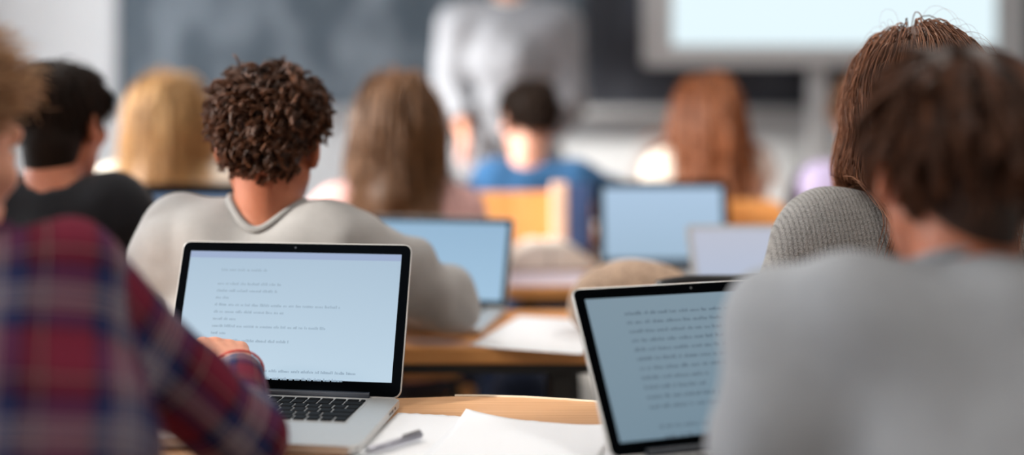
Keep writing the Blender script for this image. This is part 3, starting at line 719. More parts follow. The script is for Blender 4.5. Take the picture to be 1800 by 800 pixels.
# ------------------------------------------------------------------ laptops
def screen_text(rg, W, H, lines, x0, right, top, pitch, hgt, letter):
    """rows of unreadable little bars: the blurred writing of a document"""
    b = bmesh.new()
    for i, ln in enumerate(lines):
        if not ln: continue
        y = H-top-i*pitch; x = x0+ln[1]*W; end = x0+ln[0]*W
        while x < end:
            n = rg.randint(2, 9)
            for k in range(n):
                w_ = letter*rg.uniform(.55, .95); hh = hgt*rg.choice([.62, .62, .75, 1.0])
                if x+w_ > end: break
                vs_ = [b.verts.new((xx, yy, 0)) for xx, yy in ((x, y), (x+w_, y), (x+w_, y+hh), (x, y+hh))]; b.faces.new(vs_); x += letter
            x += letter*1.1
    return b
def laptop(label, loc, yaw, tilt, W, D, H, screen, bezel=.016, chin=.02, text=None, text_mat=None, keys=True, lid_mat=None, bz_mat=None):
    r = empty('laptop', loc, yaw); tag(r, label, 'laptop'); th = .014; lid_mat = lid_mat or M['alu']
    b = bmesh.new(); prism(b, rounded_outline(W, D, .012, 6, 0, -D/2), .003, th, .0035, 3); bobj('base', b, M['alu'], r)
    for x in (-W/2+.04, W/2-.04):
        for y in (-.03, -D+.03): b = bmesh.new(); bmesh.ops.create_cone(b, cap_ends=True, segments=12, radius1=.007, radius2=.007, depth=.003, matrix=Matrix.Translation((x, y, .0019))); bobj('rubber_foot', b, M['black_plastic'], r)
    # lid, in its own frame: x across, y up the lid, z towards the viewer of the screen
    lid = bpy.data.objects.new('lid', bpy.data.meshes.new('lid')); COL.objects.link(lid)
    b = bmesh.new(); prism(b, rounded_outline(W, H, .011, 6, 0, H/2), -.0055, 0, .0016, 2); b.to_mesh(lid.data); b.free(); lid.data.materials.append(lid_mat); lid.parent = r
    lid.location = (0, -.004, th); lid.rotation_euler = (math.pi/2-tilt, 0, 0)
    b = bmesh.new(); prism(b, rounded_outline(W-.003, H-.003, .0100, 6, 0, H/2), -.001, .0006, 0); bobj('bezel', b, bz_mat or M['bezel'], lid)
    b = bmesh.new(); y0, y1, xw = chin, H-bezel, W/2-bezel*.95
    prism(b, [(-xw, y0), (xw, y0), (xw, y1), (-xw, y1)], .0004, .001); scr = bobj('screen', b, screen, lid)
    if text:
        rg = random.Random(text['seed']); cur = []
        for i, ln in enumerate(text['lines']+[None]):
            if ln: cur.append((i, ln)); continue
            if cur:                                                     # one paragraph of the page is one part
                L_ = [None]*len(text['lines'])
                for k, q in cur: L_[k] = q
                b = screen_text(rg, 2*xw, y1-y0, L_, -xw, xw, text['top'], text['pitch'], text['h'], text['letter'])
                bmesh.ops.translate(b, vec=(0, y0, .0013), verts=b.verts); bobj('text_paragraph', b, text_mat, lid); cur = []
        if text.get('bar'):
            b = bmesh.new(); prism(b, [(-xw, y1-.010), (xw, y1-.010), (xw, y1), (-xw, y1)], .001, .0012); bobj('menu_bar', b, text['bar'], lid)
    b = bmesh.new(); bmesh.ops.create_cone(b, cap_ends=True, segments=12, radius1=.0016, radius2=.0016, depth=.0006, matrix=Matrix.Translation((0, H-bezel*.5, .0008))); bobj('webcam', b, M['dark_hinge'], lid)
    b = bmesh.new(); bar(b, (-W/2+.045, -.004, th+.001), (W/2-.045, -.004, th+.001), .0062, None, 14); bobj('hinge', b, M['dark_hinge'], r)
    if keys:
        kw = W*.76; rows = 6; y = -.024; b = bmesh.new()
        kp = kw/14.5
        box(b, (0, y-.0525, th+.0002), (kw+.004, .107, .0005)); bobj('keyboard_well', b, M['alu'], r)
        b = bmesh.new()
        layout = [[1]*14+[.5], [1]*13+[1.5], [1.5]+[1]*13, [1.75]+[1]*11+[1.75], [2.25]+[1]*10+[2.25], [1, 1, 1, 1.25, 5, 1.25, 1, 1, 1, 1]]
        hs = [.010]+[.0185]*5; yy = y
        for rw, hh in zip(layout, hs):
            tot = sum(rw); x = -kw/2
            for k in rw:
                w_ = k/tot*kw; vs_ = box(b, (x+w_/2, yy-hh/2, th+.0014), (w_-.0032, hh-.003, .0022)); x += w_
            yy -= hh
        bevel(b, .0006, 1); bobj('keyboard', b, M['key'], r)
        b = bmesh.new(); prism(b, rounded_outline(W*.3, .072, .004, 3, 0, -.024-.107-.008-.036), th-.0005, th+.0003); bobj('trackpad', b, M['grey_metal'], r)
        b = bmesh.new()
        for yy in (-.035, -.05, -.062): box(b, (W/2-.0002, yy, .0085), (.001, .009 if yy != -.035 else .006, .0035))
        bobj('side_ports', b, M['black_plastic'], r)
    return r
sl_ = srgb
M['scr_a'] = emit('screen_pale_blue', srgb(186, 209, 226), 1.0, srgb(164, 188, 208))
M['scr_b'] = emit('screen_blue_grey', srgb(122, 147, 163), .86, srgb(130, 153, 168))
M['scr_c'] = emit('screen_sky_blue', srgb(160, 194, 220), 1.0, srgb(146, 180, 208))
M['scr_d'] = emit('screen_soft_blue', srgb(160, 186, 208), 1.0, srgb(174, 200, 226))
M['scr_e'] = emit('screen_lilac', srgb(172, 186, 210), 1.0, srgb(186, 190, 206))
M['scr_f'] = emit('screen_dim_blue', srgb(110, 134, 168), 1.0)
M['txt_a'] = emit('text_faint', srgb(152, 174, 192), 1.0); M['txt_b'] = emit('text_grey', srgb(90, 108, 122), 1.0); M['bar_a'] = emit('menu_strip', srgb(150, 168, 200), 1.0)
ta = dict(seed=4, top=.030, pitch=.0105, h=.0042, letter=.0021, bar=M['bar_a'],
          lines=[(.38, .16), None, (.46, .15), (.44, .15), (.22, .15), (.74, .15), (.48, .15), (.26, .15), (.68, .15), (.22, .15), (.52, .15), None, (.38, .15), (.26, .15), (.84, .15), (.78, .15), None, None, (.98, .18)])
tb = dict(seed=9, top=.026, pitch=.0126, h=.0046, letter=.0027,
          lines=[(.68, .16), (.97, .16), (.97, .16), (.97, .16), (.97, .16), (.97, .16), (.95, .16), (.46, .16), (.44, .16), (.48, .16), (.72, .16), None, (.48, .18), (.68, .19)])
laptop('open silver laptop showing a text page, under the hand of the person in plaid', (-.3368, 1.513, ZT), -.1364, .3325, .36, .222, .2223, M['scr_a'], .0155, .021, ta, M['txt_a'])
laptop('laptop with thick black bezel turned towards the person in the plain grey sweater', (.2779, 1.2776, ZT), .3033, .652, .34, .20, .2241, M['scr_b'], .0165, .018, tb, M['txt_b'])
laptop('open laptop with bright blue screen beside the curly haired person\'s elbow', (-.172, 2.212, ZT), -.22, .42, .33, .215, .197, M['scr_c'], .0125, .014)
laptop('dark rimmed laptop in front of the blonde pupil', (-.83, 2.55, ZT), .05, .12, .34, .22, .235, M['scr_f'], .03, .02, lid_mat=M['black_plastic'])
laptop('black rimmed laptop with blue screen below the pupil with long auburn hair', (.409, 2.80, ZT), .02, .16, .36, .22, .228, M['scr_d'], .02, .015, lid_mat=M['black_plastic'])
laptop('pale rimmed laptop with lilac screen in front of the person in the knitted sweater', (.548, 2.13, ZT), .02, .66, .34, .20, .21, M['scr_e'], .012, .012, bz_mat=M['grey_metal'])

# ------------------------------------------------------------------ papers, pen, small things
def sheet(label, c, yaw, w_=.21, l_=.297, lift=(), z=ZT+.001, mat=None, torn=False, group=None, seed=0):
    """a paper sheet: grid with curled corners and a tiny thickness"""
    nx, ny = 22, 30; rg = np.random.RandomState(seed); v = []
    jag = rg.uniform(0, .004, nx+1)
    for j in range(ny+1):
        for i in range(nx+1):
            x, y = (i/nx-.5)*w_, (j/ny-.5)*l_
            zz = .0004
            for (cx, cy, rad, hgt) in lift:
                q = max(0, 1-math.hypot(x-cx*w_/2, y-cy*l_/2)/rad); zz += hgt*q*q
            if torn and j == ny: y += jag[i]*(1 if i % 2 else -.6)
            v.append((x, y, zz))
    f = [(j*(nx+1)+i, j*(nx+1)+i+1, (j+1)*(nx+1)+i+1, (j+1)*(nx+1)+i) for j in range(ny) for i in range(nx)]
    me = npmesh('paper_sheet', np.array(v), np.array(f)); o = link('paper_sheet', me, mat or M['paper'], None, True)
    m = o.modifiers.new('thickness', 'SOLIDIFY'); m.thickness = .0006; m.offset = -1
    o.location = (c[0], c[1], z); o.rotation_euler = (0, 0, yaw)
    return tag(o, label, 'paper', group)
sheet('white paper sheet with torn edge lying along the side of the silver laptop', (-.090, 1.30), -.20, .20, .285, (), ZT+.0006, torn=True, seed=2)
sheet('white paper sheet with lifted corner, topmost between the two near laptops', (-.0, 1.265), -.26, .21, .297, ((-1, 1, .10, .010), (.9, 1, .06, .004)), ZT+.0030, seed=3)
sheet('white paper sheet peeping out beside the laptop with the thick black bezel', (.04, 1.25), -.20, .21, .297, (), ZT+.0018, seed=4)
sheet('white paper sheet on the long warm brown desk beyond the beech desk', (.068, 1.985), -.32, .21, .297, ((-1, -1, .05, .003),), ZT+.001, seed=5)
sheet('lilac tinted paper sheet on the desk of the open white book', (.09, 2.638), .06, .21, .2, (), ZT+.001, M['paper_lilac'], seed=6)
# pen
p0, p1 = at(632, 806, 1.262), at(741, 769, 1.335); p0[2] = p1[2] = ZT+.0085
r = empty('pen', tuple(p0)); tag(r, 'silver ballpoint pen lying across the paper with the torn edge', 'pen'); q = Vector(p1-p0)
b = bmesh.new(); bar(b, q*.12, q*.985, .0042, .0045, 14); bobj('barrel', b, M['silver'], r, True)
b = bmesh.new(); bar(b, q*0, q*.12, .0012, .0042, 14); bobj('tip', b, M['chrome'], r, True)
b = bmesh.new(); bar(b, q*.985, q*1.0, .0045, .003, 14); bobj('end_cap', b, M['grey_metal'], r, True)
b = bmesh.new(); tube_path(b, [q*.98+Vector((0, 0, .004)), q*.97+Vector((0, 0, .0065)), q*.68+Vector((0, 0, .0058))], .0012, 6); bobj('clip', b, M['chrome'], r)
# open book
r = empty('open_book', (.094, 2.845, ZT+.0006)); r.rotation_euler = (0, 0, .12); tag(r, 'thick open book with bright white pages before the pupil in blue', 'book')
for sg in (-1, 1):
    b = bmesh.new(); n = 14; pr = []
    for i in range(n+1):
        t = i/n; pr.append((sg*(.003+.118*t), .012+.062*(1-t**2.2)**.6*(.82+.18*math.sin(math.pi*min(1, .2+t)))))
    lo_, hi_ = [], []
    for yv in (-.075, .075):
        lo_.append([b.verts.new((x, yv, .004)) for x, z in pr]); hi_.append([b.verts.new((x, yv, max(z, .008))) for x, z in pr])
    for i in range(n):
        b.faces.new((hi_[0][i], hi_[0][i+1], hi_[1][i+1], hi_[1][i])); b.faces.new((lo_[0][i], lo_[1][i], lo_[1][i+1], lo_[0][i+1]))
        for s_ in (0, 1): b.faces.new((lo_[s_][i], lo_[s_][i+1], hi_[s_][i+1], hi_[s_][i]))
    for i in (0, n): b.faces.new((lo_[0][i], hi_[0][i], hi_[1][i], lo_[1][i]))
    bmesh.ops.recalc_face_normals(b, faces=b.faces); bobj('page_block', b, M['page'], r)
b = bmesh.new(); box(b, (0, 0, .002), (.252, .162, .004)); bobj('cover', b, M['blue_binder'], r)
# binder standing at the far edge of that desk
r = empty('ring_binder', (.165, 2.964, ZT+.0006)); tag(r, 'upright dark blue ring binder with a pale spine beside the wooden chair back', 'binder')
b = bmesh.new(); box(b, (.027, 0, .11), (.066, .03, .22)); bevel(b, .003); bobj('cover', b, M['blue_binder'], r)
b = bmesh.new(); box(b, (-.030, 0, .112), (.046, .034, .224)); bevel(b, .006); o = bobj('spine', b, plain('binder_spine', srgb(228, 188, 164), .6), r); o['label'] = 'pale rounded spine'
# woven bag on the long desk
fd = Field(V(.07, 1.86, ZT-.03), V(.45, 2.12, ZT+.2), .006)
fd.ell(V(.235, 1.995, ZT+.065), V(.125, .075, .076), None, .03); fd.ell(V(.235, 1.995, ZT+.035), V(.128, .08, .05), None, .03)
_, x_, y_, z_ = fd.loc(fd.lo, fd.lo+fd.n*fd.h); fd.warp(folds(77, .004)); fd.D = np.maximum(fd.D, (ZT+.004-z_+0*x_+0*y_).astype(np.float32))
_v, _f = fd.mesh(1); o = link('woven_bag', npmesh('woven_bag', _v-V(.235, 1.995, ZT), _f), M['beige_canvas'], None, True); o.location = (.235, 1.995, ZT)
tag(o, 'rounded beige woven bag lying behind the laptop with the thick black bezel', 'bag')
b = bmesh.new(); tube_path(b, [(-.09+.18*t, -.062-.02*math.sin(math.pi*t), .055+.035*math.sin(math.pi*t)) for t in np.linspace(0, 1, 14)], .005, 8); bobj('handle', b, M['beige_canvas'], o, True)
# backpack on the floor under the desks
fd = Field(V(-.2, 2.27, -.03), V(.24, 2.56, .65), .008)
fd.ell(V(.02, 2.40, .3), V(.105, .085, .29), None, .04); fd.ell(V(.02, 2.345, .2), V(.08, .06, .15), None, .03)
_, x_, y_, z_ = fd.loc(fd.lo, fd.lo+fd.n*fd.h); fd.D = np.maximum(fd.D, (.004-z_+0*x_+0*y_).astype(np.float32)); fd.warp(folds(31, .006))
_v, _f = fd.mesh(1); o = link('backpack', npmesh('backpack', _v-V(.02, 2.40, 0), _f), M['navy_canvas'], None, True); o.location = (.02, 2.40, 0)
tag(o, 'dark navy backpack standing on the floor under the long brown desk', 'backpack')
b = bmesh.new(); tube_path(b, [(-.035+.07*t, 0, .578+.035*math.sin(math.pi*t)) for t in np.linspace(0, 1, 10)], .006, 8); bobj('grab_loop', b, M['black_trousers'], o, True)

# ------------------------------------------------------------------ chairs
def chair(label, x, y, top=.84, w_=.38, seat=.445, back=True, group=None, mat=None):
    """y is where the back stands; the seat runs on towards the board"""
    mat = mat or M['wood_chair']; r = empty('chair' if back else 'stool', (x, y, 0)); tag(r, label, 'chair' if back else 'stool', group); d = .36
    b = bmesh.new(); prism(b, rounded_outline(w_, d, .05, 6, 0, .04+d/2), seat-.018, seat, .006); bobj('seat', b, mat, r)
    b = bmesh.new(); wi = w_/2-.035
    for yy in (.08, .36): bar(b, (-wi, yy, seat-.03), (wi, yy, seat-.03), .010)
    for xx in (-wi, wi): bar(b, (xx, .06, seat-.03), (xx, .37, seat-.03), .010)
    bobj('seat_frame', b, M['black_metal'], r)
    for xx in (-1, 1):
        for yy, y2 in ((.08, .045), (.36, .39)):
            b = bmesh.new(); bar(b, (xx*wi, yy, seat-.03), (xx*(wi+.015), y2, .002), .011); bobj('leg', b, M['black_metal'], r)
    if back:
        for xx in (-1, 1):
            b = bmesh.new(); tube_path(b, [(xx*wi, .07, seat-.03), (xx*wi, .03, seat+.03), (xx*wi, .015, top-.04)], .010, 10); bobj('back_post', b, M['black_metal'], r)
        b = bmesh.new(); hgt = .24
        prism(b, rounded_outline(w_, hgt, .045, 6, 0, top-hgt/2), -.007, .007, .004)
        bmesh.ops.transform(b, matrix=Matrix.Rotation(math.pi/2, 4, 'X'), verts=b.verts); bobj('backrest', b, mat, r)
    return r
def soft_chair(x, y, w_, top):
    r = empty('chair', (x, y, 0)); tag(r, 'empty black chair with thin curved top rail beside the person in knitted sweater', 'chair'); s = .445
    b = bmesh.new(); prism(b, rounded_outline(w_, .36, .05, 6, 0, .04+.18), s-.03, s, .008); bobj('seat', b, M['black_plastic'], r)
    for xx in (-1, 1):
        for yy, y2 in ((.08, .05), (.36, .39)):
            b = bmesh.new(); bar(b, (xx*(w_/2-.03), yy, s-.03), (xx*(w_/2-.02), y2, .002), .011); bobj('leg', b, M['chrome'], r)
        b = bmesh.new(); tube_path(b, [(xx*(w_/2-.012), .07, s-.02), (xx*(w_/2-.006), .02, s+.05), (xx*(w_/2-.003), .0, top-.03), (xx*(w_/2-.004), 0, top-.012)], .007, 10); bobj('back_post', b, M['chrome'], r)
    b = bmesh.new(); tube_path(b, [(w_/2*t, -.012*(1-t*t), top-.012*abs(t)**3) for t in np.linspace(-.98, .98, 25)], .0075, 10); bobj('top_rail', b, M['black_plastic'], r, True)
    b = bmesh.new(); prism(b, rounded_outline(w_-.05, .2, .03, 5, 0, top-.15), -.005, .005, .003)
    bmesh.ops.transform(b, matrix=Matrix.Rotation(math.pi/2, 4, 'X'), verts=b.verts); bobj('backrest', b, M['black_plastic'], r)
soft_chair(.355, 1.762, .225, .872)

# ------------------------------------------------------------------ people
S_fair = skin('skin_fair', srgb(222, 160, 132)); S_warm = skin('skin_warm', srgb(184, 116, 87)); S_pale = skin('skin_pale', srgb(232, 178, 156))
M['plaid'] = plaid('plaid_flannel'); M['knit'] = knit('grey_knit', srgb(132, 129, 126))
M['grey_light'] = cloth('grey_jersey', srgb(173, 170, 168), .07, bumps=.2); M['grey_rib'] = cloth('grey_rib', srgb(160, 158, 156), .1, bumps=.3)
M['grey_mid'] = cloth('grey_sweatshirt', srgb(156, 158, 162), .07, bumps=.25); M['grey_mid_rib'] = cloth('grey_sweatshirt_rib', srgb(148, 150, 154), .08, bumps=.3)
M['black_knit'] = cloth('black_shirt', srgb(26, 26, 30), .15); M['cream'] = cloth('cream_top', srgb(236, 226, 210), .05); M['pink'] = cloth('pink_top', srgb(222, 176, 172), .06)
M['blue'] = cloth('blue_sweater', srgb(52, 96, 140), .1); M['white_tee'] = cloth('white_blouse', srgb(240, 232, 222), .04); M['lilac'] = cloth('lilac_top', srgb(152, 142, 172), .05)
M['teacher_grey'] = cloth('teacher_sweater', srgb(142, 145, 152), .06)
H_brown = hair_mat('hair_dark_brown', srgb(28, 15, 9), srgb(124, 74, 43)); H_black = hair_mat('hair_near_black', srgb(16, 10, 7), srgb(62, 42, 30), .65, .15)
H_blond = hair_mat('hair_blonde', srgb(118, 76, 38), srgb(228, 184, 124)); H_mid = hair_mat('hair_mid_brown', srgb(62, 40, 24), srgb(160, 112, 72))
H_aub = hair_mat('hair_auburn', srgb(84, 42, 20), srgb(190, 116, 70)); H_fair = hair_mat('hair_fair_brown', srgb(120, 78, 46), srgb(226, 184, 142))
H_chest = hair_mat('hair_chestnut', srgb(58, 34, 23), srgb(168, 112, 80)); H_fg = hair_mat('hair_warm_brown', srgb(18, 10, 7), srgb(134, 78, 42))

def short_hair(p, mat, rg, n, length, rad, thick=.010, nape=0., lift=.35, gravity=.12, off=(.004, .02), flow=None, curl=None, lo=.05, hi=.6, tip=.25, m=10, seed=1, lump=.003, crown=(0, -.04, .125), jitter=.2, extra=(), cl=None):
    cap = cap_hair(p.H, p.R, p.size, thick, extra, nape, p.h if p.h < .006 else .006, lump, seed)
    P = grow(rg, p.H, p.R, p.size, n, m, length, lift, gravity, crown, (), off, jitter, nape, flow=flow, curl=curl)
    T = tints(rg, n, m, lo, hi, tip)
    if cl: P = clump(rg, P, cl[0], cl[1]); T = np.clip(np.repeat(T, cl[0], 0)+rg.normal(size=(len(P), 1))*.08, 0, 1)
    p.hair(mat, [(P, rad, T)], cap, .12)
def long_hair(p, mat, rg, n, length, rad, extra, m=20, gravity=.3, off=(.004, .018), wave=(.004, 40), lo=.1, hi=.8, tip=.15, thick=.010, lift=.12, crown=(0, .02, .13), jitter=.12, fly=0, fields=None):
    cap = cap_hair(p.H, p.R, p.size, thick, extra, 0., .007, .003, 3)
    fl = fields if fields is not None else (p.body, p.cl)
    P = grow(rg, p.H, p.R, p.size, n, m, length, lift, gravity, crown, fl, off, jitter, 0., wave=wave, part=True)
    st = [(P, rad, tints(rg, n, m, lo, hi, tip))]
    if fly:
        Q = grow(rg, p.H, p.R, p.size, fly, m, lambda q: rg.uniform(.03, .13, len(q)), .28, gravity*.5, crown, fl, (.02, .032), .25, 0., wave=(.008, 30), part=True)
        st.append((Q, rad*.2, tints(rg, fly, m, .4, 1, 0)))
    p.hair(mat, st, cap, .2)

# --- person in plaid, near left
Hd = at(-136, 270, 1.10)
hw_ = at(447, 655, 1.36)
p = Person('person', 'person in maroon and navy plaid shirt reaching to the silver laptop', Hd, yaw=.40, pitch=.12, N=at(-100, 530, 1.02),
           SL=at(-280, 562, 1.02), SR=at(164, 538, 1.06), ER=V(-.305, 1.165, .788), WR=V(-.362, 1.372, .802), EL=V(-.80, 1.17, .80), WL=V(-.56, 1.34, .79), P=V(-.48, .765, .545), w=1.24, h=.0045, zmin=.792, armr=.84,
           skin_m=S_fair, seed=3, hands={1: (V(-.46, .80, .22), V(-.36, .25, -.85), (.62, .55, .35), .16), 0: (V(.5, .8, .1), V(0, .1, -1))})
p.top('plaid_shirt', M['plaid'], .022, .010, neck=.028, h=.006, arm=.006, sleeve=.90, collar=M['plaid'])
p.trousers(M['denim'], M['white_shoe'])
rg = np.random.RandomState(11)
qlen = lambda q: np.where(q[:, 2] > .075, .060, np.where(q[:, 2] > .045, .03, .012))
qflow = lambda q: np.where((q[:, 2] > .07)[:, None], np.stack([.15+0*q[:, 0], .75+0*q[:, 0], .15+0*q[:, 0]], 1), np.array([0, -.3, -.5]))
short_hair(p, H_fair, rg, 2600, qlen, .0011, .004, lift=lambda q: np.where(q[:, 2] > .07, .45, .06), gravity=.02, off=(.002, .026), flow=qflow, curl=(.004, .8), lo=.0, hi=.8, tip=.35, m=10, seed=4, lump=.001)
b = bmesh.new(); d_ = nrm(p.WR-p.ER); c_ = p.WR+d_*.006; e1 = nrm(np.cross(d_, V(0, 0, 1))); e2 = np.cross(d_, e1)
tube_path(b, [rel(p.o, c_+.034*(math.cos(a)*e1+.85*math.sin(a)*e2)) for a in np.linspace(0, 6.283, 28, endpoint=False)], .0016, 6, True); bobj('bracelet', b, M['red_cord'], p.o, True)
chair('wooden chair under the person in plaid', -.48, .575, .80)

# --- curly haired person in light grey
p = Person('person', 'person with curly dark brown hair in light grey sweater', at(475, 254, 1.75), yaw=0, pitch=.08, N=at(470, 408, 1.73),
           SL=at(302, 432, 1.73), SR=at(628, 440, 1.74), ER=V(-.124, 1.916, .787), WR=V(-.315, 2.03, .785), EL=V(-.62, 1.90, .79), WL=V(-.44, 2.03, .79), P=V(-.405, 1.725, .55), h=.005, skin_m=S_warm, seed=8, size=.95, neck_w=.055, zmin=.806)
p.top('sweater', M['grey_light'], .017, .012, arm=.010, neck=.012, h=.006, collar=M['grey_rib'])
p.trousers(M['denim'], M['white_shoe'])
rg = np.random.RandomState(21)
clen = lambda q: np.interp(q[:, 2], [-.08, -.03, .04, .1], [.018, .03, .044, .055])*np.where((abs(q[:, 0]) > .055) & (q[:, 2] < .035), .4, 1)
short_hair(p, H_brown, rg, 620, clen, .0013, .011, nape=-.008, lift=.18, gravity=.10, off=(.004, .017), curl=(.008, .95), lo=.0, hi=.35, tip=.35, m=14, cl=(11, .0028), seed=6, lump=.008, jitter=.3)
chair('backless wooden stool under the curly haired person', -.405, 1.545, back=False, w_=.34)

# --- person in plain grey sweater, near right
p = Person('person', 'person with short brown hair in plain grey sweater beside the thick-bezelled laptop', at(1678, 292, 1.08), yaw=.0, pitch=.12, N=at(1696, 556, 1.03),
           SL=at(1415, 612, 1.02), SR=at(1955, 615, 1.02), EL=V(.262, .985, .83), WL=V(.36, 1.15, .835), ER=V(.72, 1.03, .795), WR=V(.60, 1.2, .80), P=V(.445, .78, .545), h=.005, skin_m=S_warm, seed=14, w=1.02, size=.96, neck_w=.050)
p.top('sweater', M['grey_mid'], .020, .017, neck=.016, h=.006, collar=M['grey_mid_rib'])
p.trousers(M['black_trousers'], M['white_shoe'])
rg = np.random.RandomState(31)
flen = lambda q: np.interp(q[:, 2], [-.08, -.03, .04, .1], [.02, .04, .07, .09])
short_hair(p, H_fg, rg, 420, flen, .0015, .007, nape=-.004, lift=.10, gravity=.10, off=(.002, .010), curl=(.003, .6), lo=.0, hi=.3, tip=.36, cl=(9, .0032), extra=(('cap', p.H+V(0, -.05, -.03), p.H+V(.006, -.046, -.082), .046, .030, .02),), m=12, seed=9, lump=.005, crown=(.01, -.02, .13))
chair('wooden chair under the person in the plain grey sweater', .445, .59, .80)

# --- woman in knitted sweater
p = Person('person', 'person with long loose brown hair in grey knitted sweater', at(1608, 192, 1.60), yaw=.05, pitch=.1, N=at(1608, 392, 1.56),
           SL=at(1434, 432, 1.57), SR=at(1790, 432, 1.57), EL=V(.425, 1.60, .815), WL=V(.60, 1.81, .815), ER=V(.88, 1.74, .80), WR=V(.70, 1.9, .79), P=V(.645, 1.56, .545), knee=.085, h=.006, skin_m=S_fair, seed=19, w=.98, size=.98)
p.top('knitted_sweater', M['knit'], .016, .006, neck=.012, h=.005, collar=M['knit'], rib=True)
p.trousers(M['denim'], M['white_shoe'])
rg = np.random.RandomState(41); H_, N_ = p.H, p.N
long_hair(p, H_chest, rg, 2600, lambda q: np.where(q[:, 1] > -.02, .35, .37), .0010, [('cap', H_+V(0, -.04, .0), N_+V(0, -.07, -.10), .07, .045), ('cap', H_+V(-.075, .0, -.02), H_+V(-.085, .035, -.15), .035, .02), ('cap', H_+V(.075, .0, -.02), H_+V(.085, .035, -.15), .035, .02)],
          m=24, wave=(.009, 45), lo=.1, hi=.85, tip=.15, fly=110, crown=(-.005, .02, .13), gravity=.38, off=(.006, .022), lift=.1)
b = bmesh.new(); 
chair('backless wooden stool under the person in the knitted sweater', .645, 1.385, back=False, w_=.34)

# --- pupil in black
p = Person('person', 'pupil in black shirt with short near black hair', at(108, 216, 2.1), yaw=.2, pitch=.12, N=at(92, 342, 2.04),
           SL=at(-45, 378, 2.04), SR=at(214, 376, 2.06), P=V(-.93, 1.96, .545), ER=V(-.745, 2.26, .80), WR=V(-.80, 2.36, .79), EL=V(-1.13, 2.20, .80), WL=V(-1.0, 2.33, .79), skin_m=S_warm, seed=23)
p.top('black_shirt', M['black_knit'], .013, .006, neck=.010)
p.trousers(M['black_trousers'], M['white_shoe']); rg = np.random.RandomState(51)
short_hair(p, H_black, rg, 1300, lambda q: np.interp(q[:, 2], [-.08, .0, .1], [.02, .045, .06]), .0022, .012, nape=-.03, lo=0, hi=.4, tip=.2, jitter=.1, extra=(('cap', p.H+V(0, -.05, -.03), p.H+V(-.01, -.04, -.13), .06, .042, .02),), seed=12, lift=.08, off=(.003, .012))
chair('wooden chair under the pupil in black', -.93, 1.76, .80)

# --- blonde pupil
p = Person('person', 'pupil with long blonde hair in a cream top, beside the pupil in black', at(293, 205, 2.95), yaw=0, pitch=.1, P=V(-.985, 2.87, .545), skin_m=S_pale, seed=27, w=.92, size=.94)
p.top('cream_top', M['cream'], .013, .006); p.trousers(M['denim'], M['white_shoe']); rg = np.random.RandomState(61); H_, N_ = p.H, p.N
long_hair(p, H_blond, rg, 1100, .34, .0022, [('cap', H_+V(0, -.03, .0), N_+V(0, -.06, -.05), .078, .066), ('cap', H_+V(-.07, .0, -.02), H_+V(-.085, .02, -.15), .035, .03), ('cap', H_+V(.07, .0, -.02), H_+V(.085, .02, -.15), .035, .03)], lo=.05, hi=.85, m=18)
chair('wooden chair under the blonde pupil', -.985, 2.68, .80)

# --- pupil in pink
p = Person('person', 'pupil with long brown hair gathered to one side in a pale pink top', at(696, 210, 2.62), yaw=0, pitch=.1, N=at(695, 330, 2.58), P=V(-.285, 2.53, .545), SL=at(590, 376, 2.6), SR=at(806, 376, 2.6),
           EL=at(560, 480, 2.74), ER=at(838, 480, 2.74), skin_m=S_pale, seed=33, w=.95, size=.93)
p.top('pink_top', M['pink'], .013, .006); p.trousers(M['denim'], M['white_shoe']); rg = np.random.RandomState(71); H_, N_ = p.H, p.N
long_hair(p, H_mid, rg, 1100, .36, .0022, [('cap', H_+V(0, -.03, .0), N_+V(0, -.06, -.02), .074, .058), ('cap', N_+V(0, -.06, -.02), N_+V(-.04, -.085, -.16), .05, .02), ('cap', H_+V(-.06, .0, -.02), H_+V(-.07, .0, -.13), .03, .026), ('cap', H_+V(.06, .0, -.02), H_+V(.082, .0, -.14), .03, .026)], lo=.0, hi=.7, m=18)
chair('wooden chair under the pupil in pink', -.285, 2.32, .80)

# --- pupil in blue
p = Person('person', 'pupil with short dark hair in a blue sweater, looking to the teacher', at(928, 210, 3.22), yaw=-.4, pitch=.12, N=at(925, 296, 3.18), P=V(.045, 3.21, .545), SL=at(866, 322, 3.19), SR=at(1018, 324, 3.2),
           ER=at(1076, 346, 3.32), WR=V(.22, 3.56, .80), EL=V(-.12, 3.4, .80), WL=V(-.02, 3.58, .80), skin_m=S_pale, seed=37, w=.95)
p.top('blue_sweater', M['blue'], .014, .006); p.trousers(M['denim'], M['white_shoe']); rg = np.random.RandomState(81)
short_hair(p, H_black, rg, 900, lambda q: np.interp(q[:, 2], [-.08, .0, .1], [.015, .04, .055]), .0024, .010, nape=.0, lo=0, hi=.6, tip=.2, seed=15, lift=.1, off=(.003, .012))
chair('tall backed wooden chair behind the pupil in blue', .045, 3.01, .925)

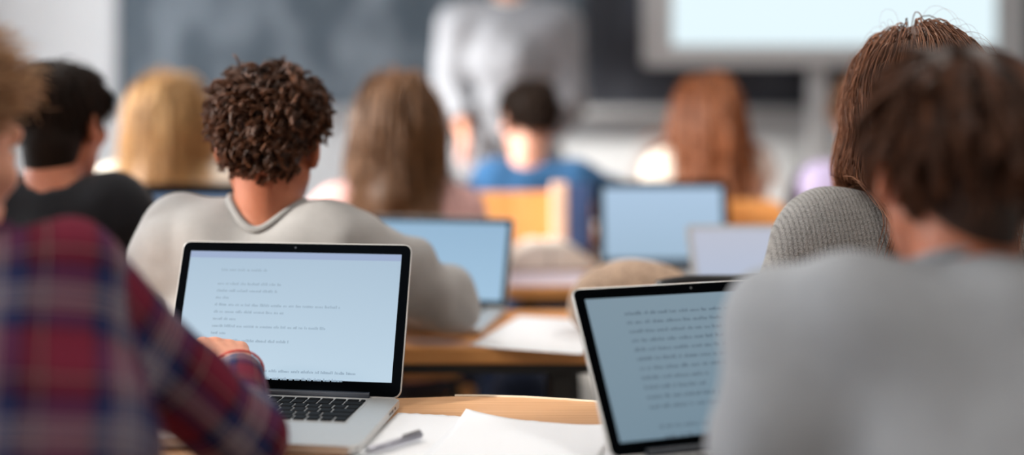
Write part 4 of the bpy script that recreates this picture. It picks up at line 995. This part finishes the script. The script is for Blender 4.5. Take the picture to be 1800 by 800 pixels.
# --- pupil with auburn hair
p = Person('person', 'pupil with long straight auburn hair in white blouse, below the presentation screen', at(1241, 200, 3.22), yaw=0, pitch=.08, P=V(.60, 3.21, .545), skin_m=S_pale, seed=41, w=.9, size=.92,
           SL=at(1166, 306, 3.2), SR=at(1316, 306, 3.2), EL=V(.47, 3.36, .80), ER=V(.725, 3.36, .80), WL=V(.53, 3.58, .80), WR=V(.67, 3.58, .80))
p.top('white_blouse', M['white_tee'], .013, .006); p.trousers(M['denim'], M['white_shoe']); rg = np.random.RandomState(91); H_, N_ = p.H, p.N
long_hair(p, H_aub, rg, 1100, .44, .0022, [('cap', H_+V(0, -.035, .02), N_+V(0.01, -.07, -.16), .060, .040)], lo=.05, hi=.75, m=20, wave=(.004, 30))
chair('tall backed wooden chair behind the pupil with auburn hair', .60, 3.01, .90)

# --- pupil in lilac
p = Person('person', 'pupil in lilac top, mostly hidden behind the person in the knitted sweater', at(1516, 205, 3.2), yaw=0, pitch=.1, P=V(1.07, 3.21, .545), EL=V(.94, 3.36, .80), skin_m=S_pale, seed=43, w=.95, size=.97)
p.top('lilac_top', M['lilac'], .013, .006); p.trousers(M['denim'], M['white_shoe']); rg = np.random.RandomState(95)
short_hair(p, H_mid, rg, 700, .06, .0024, .012, lo=0, hi=.7, seed=18)
chair('wooden chair under the pupil in lilac', 1.07, 3.01, .80)

# --- teacher
p = Person('person', 'teacher in loose grey sweater standing before the blackboard', at(893, -95, 4.2), yaw=math.pi, pitch=-.05, N=at(893, 12, 4.22), P=V(-.01, 4.22, .96),
           SL=at(985, 44, 4.22), SR=at(803, 44, 4.22), EL=at(1000, 170, 4.26), ER=at(795, 150, 4.24), WL=at(978, 235, 4.34), WR=at(815, 225, 4.10), stand=True, skin_m=S_fair, seed=47, h=.007, w=1.15, size=1.0)
p.top('grey_sweater', M['teacher_grey'], .028, .012, sleeve=.86, neck_r=.008, collar=M['white_tee']); p.trousers(M['denim'], M['white_shoe']); rg = np.random.RandomState(99)
short_hair(p, H_mid, rg, 700, .05, .0022, .008, lo=0, hi=.7, seed=19)
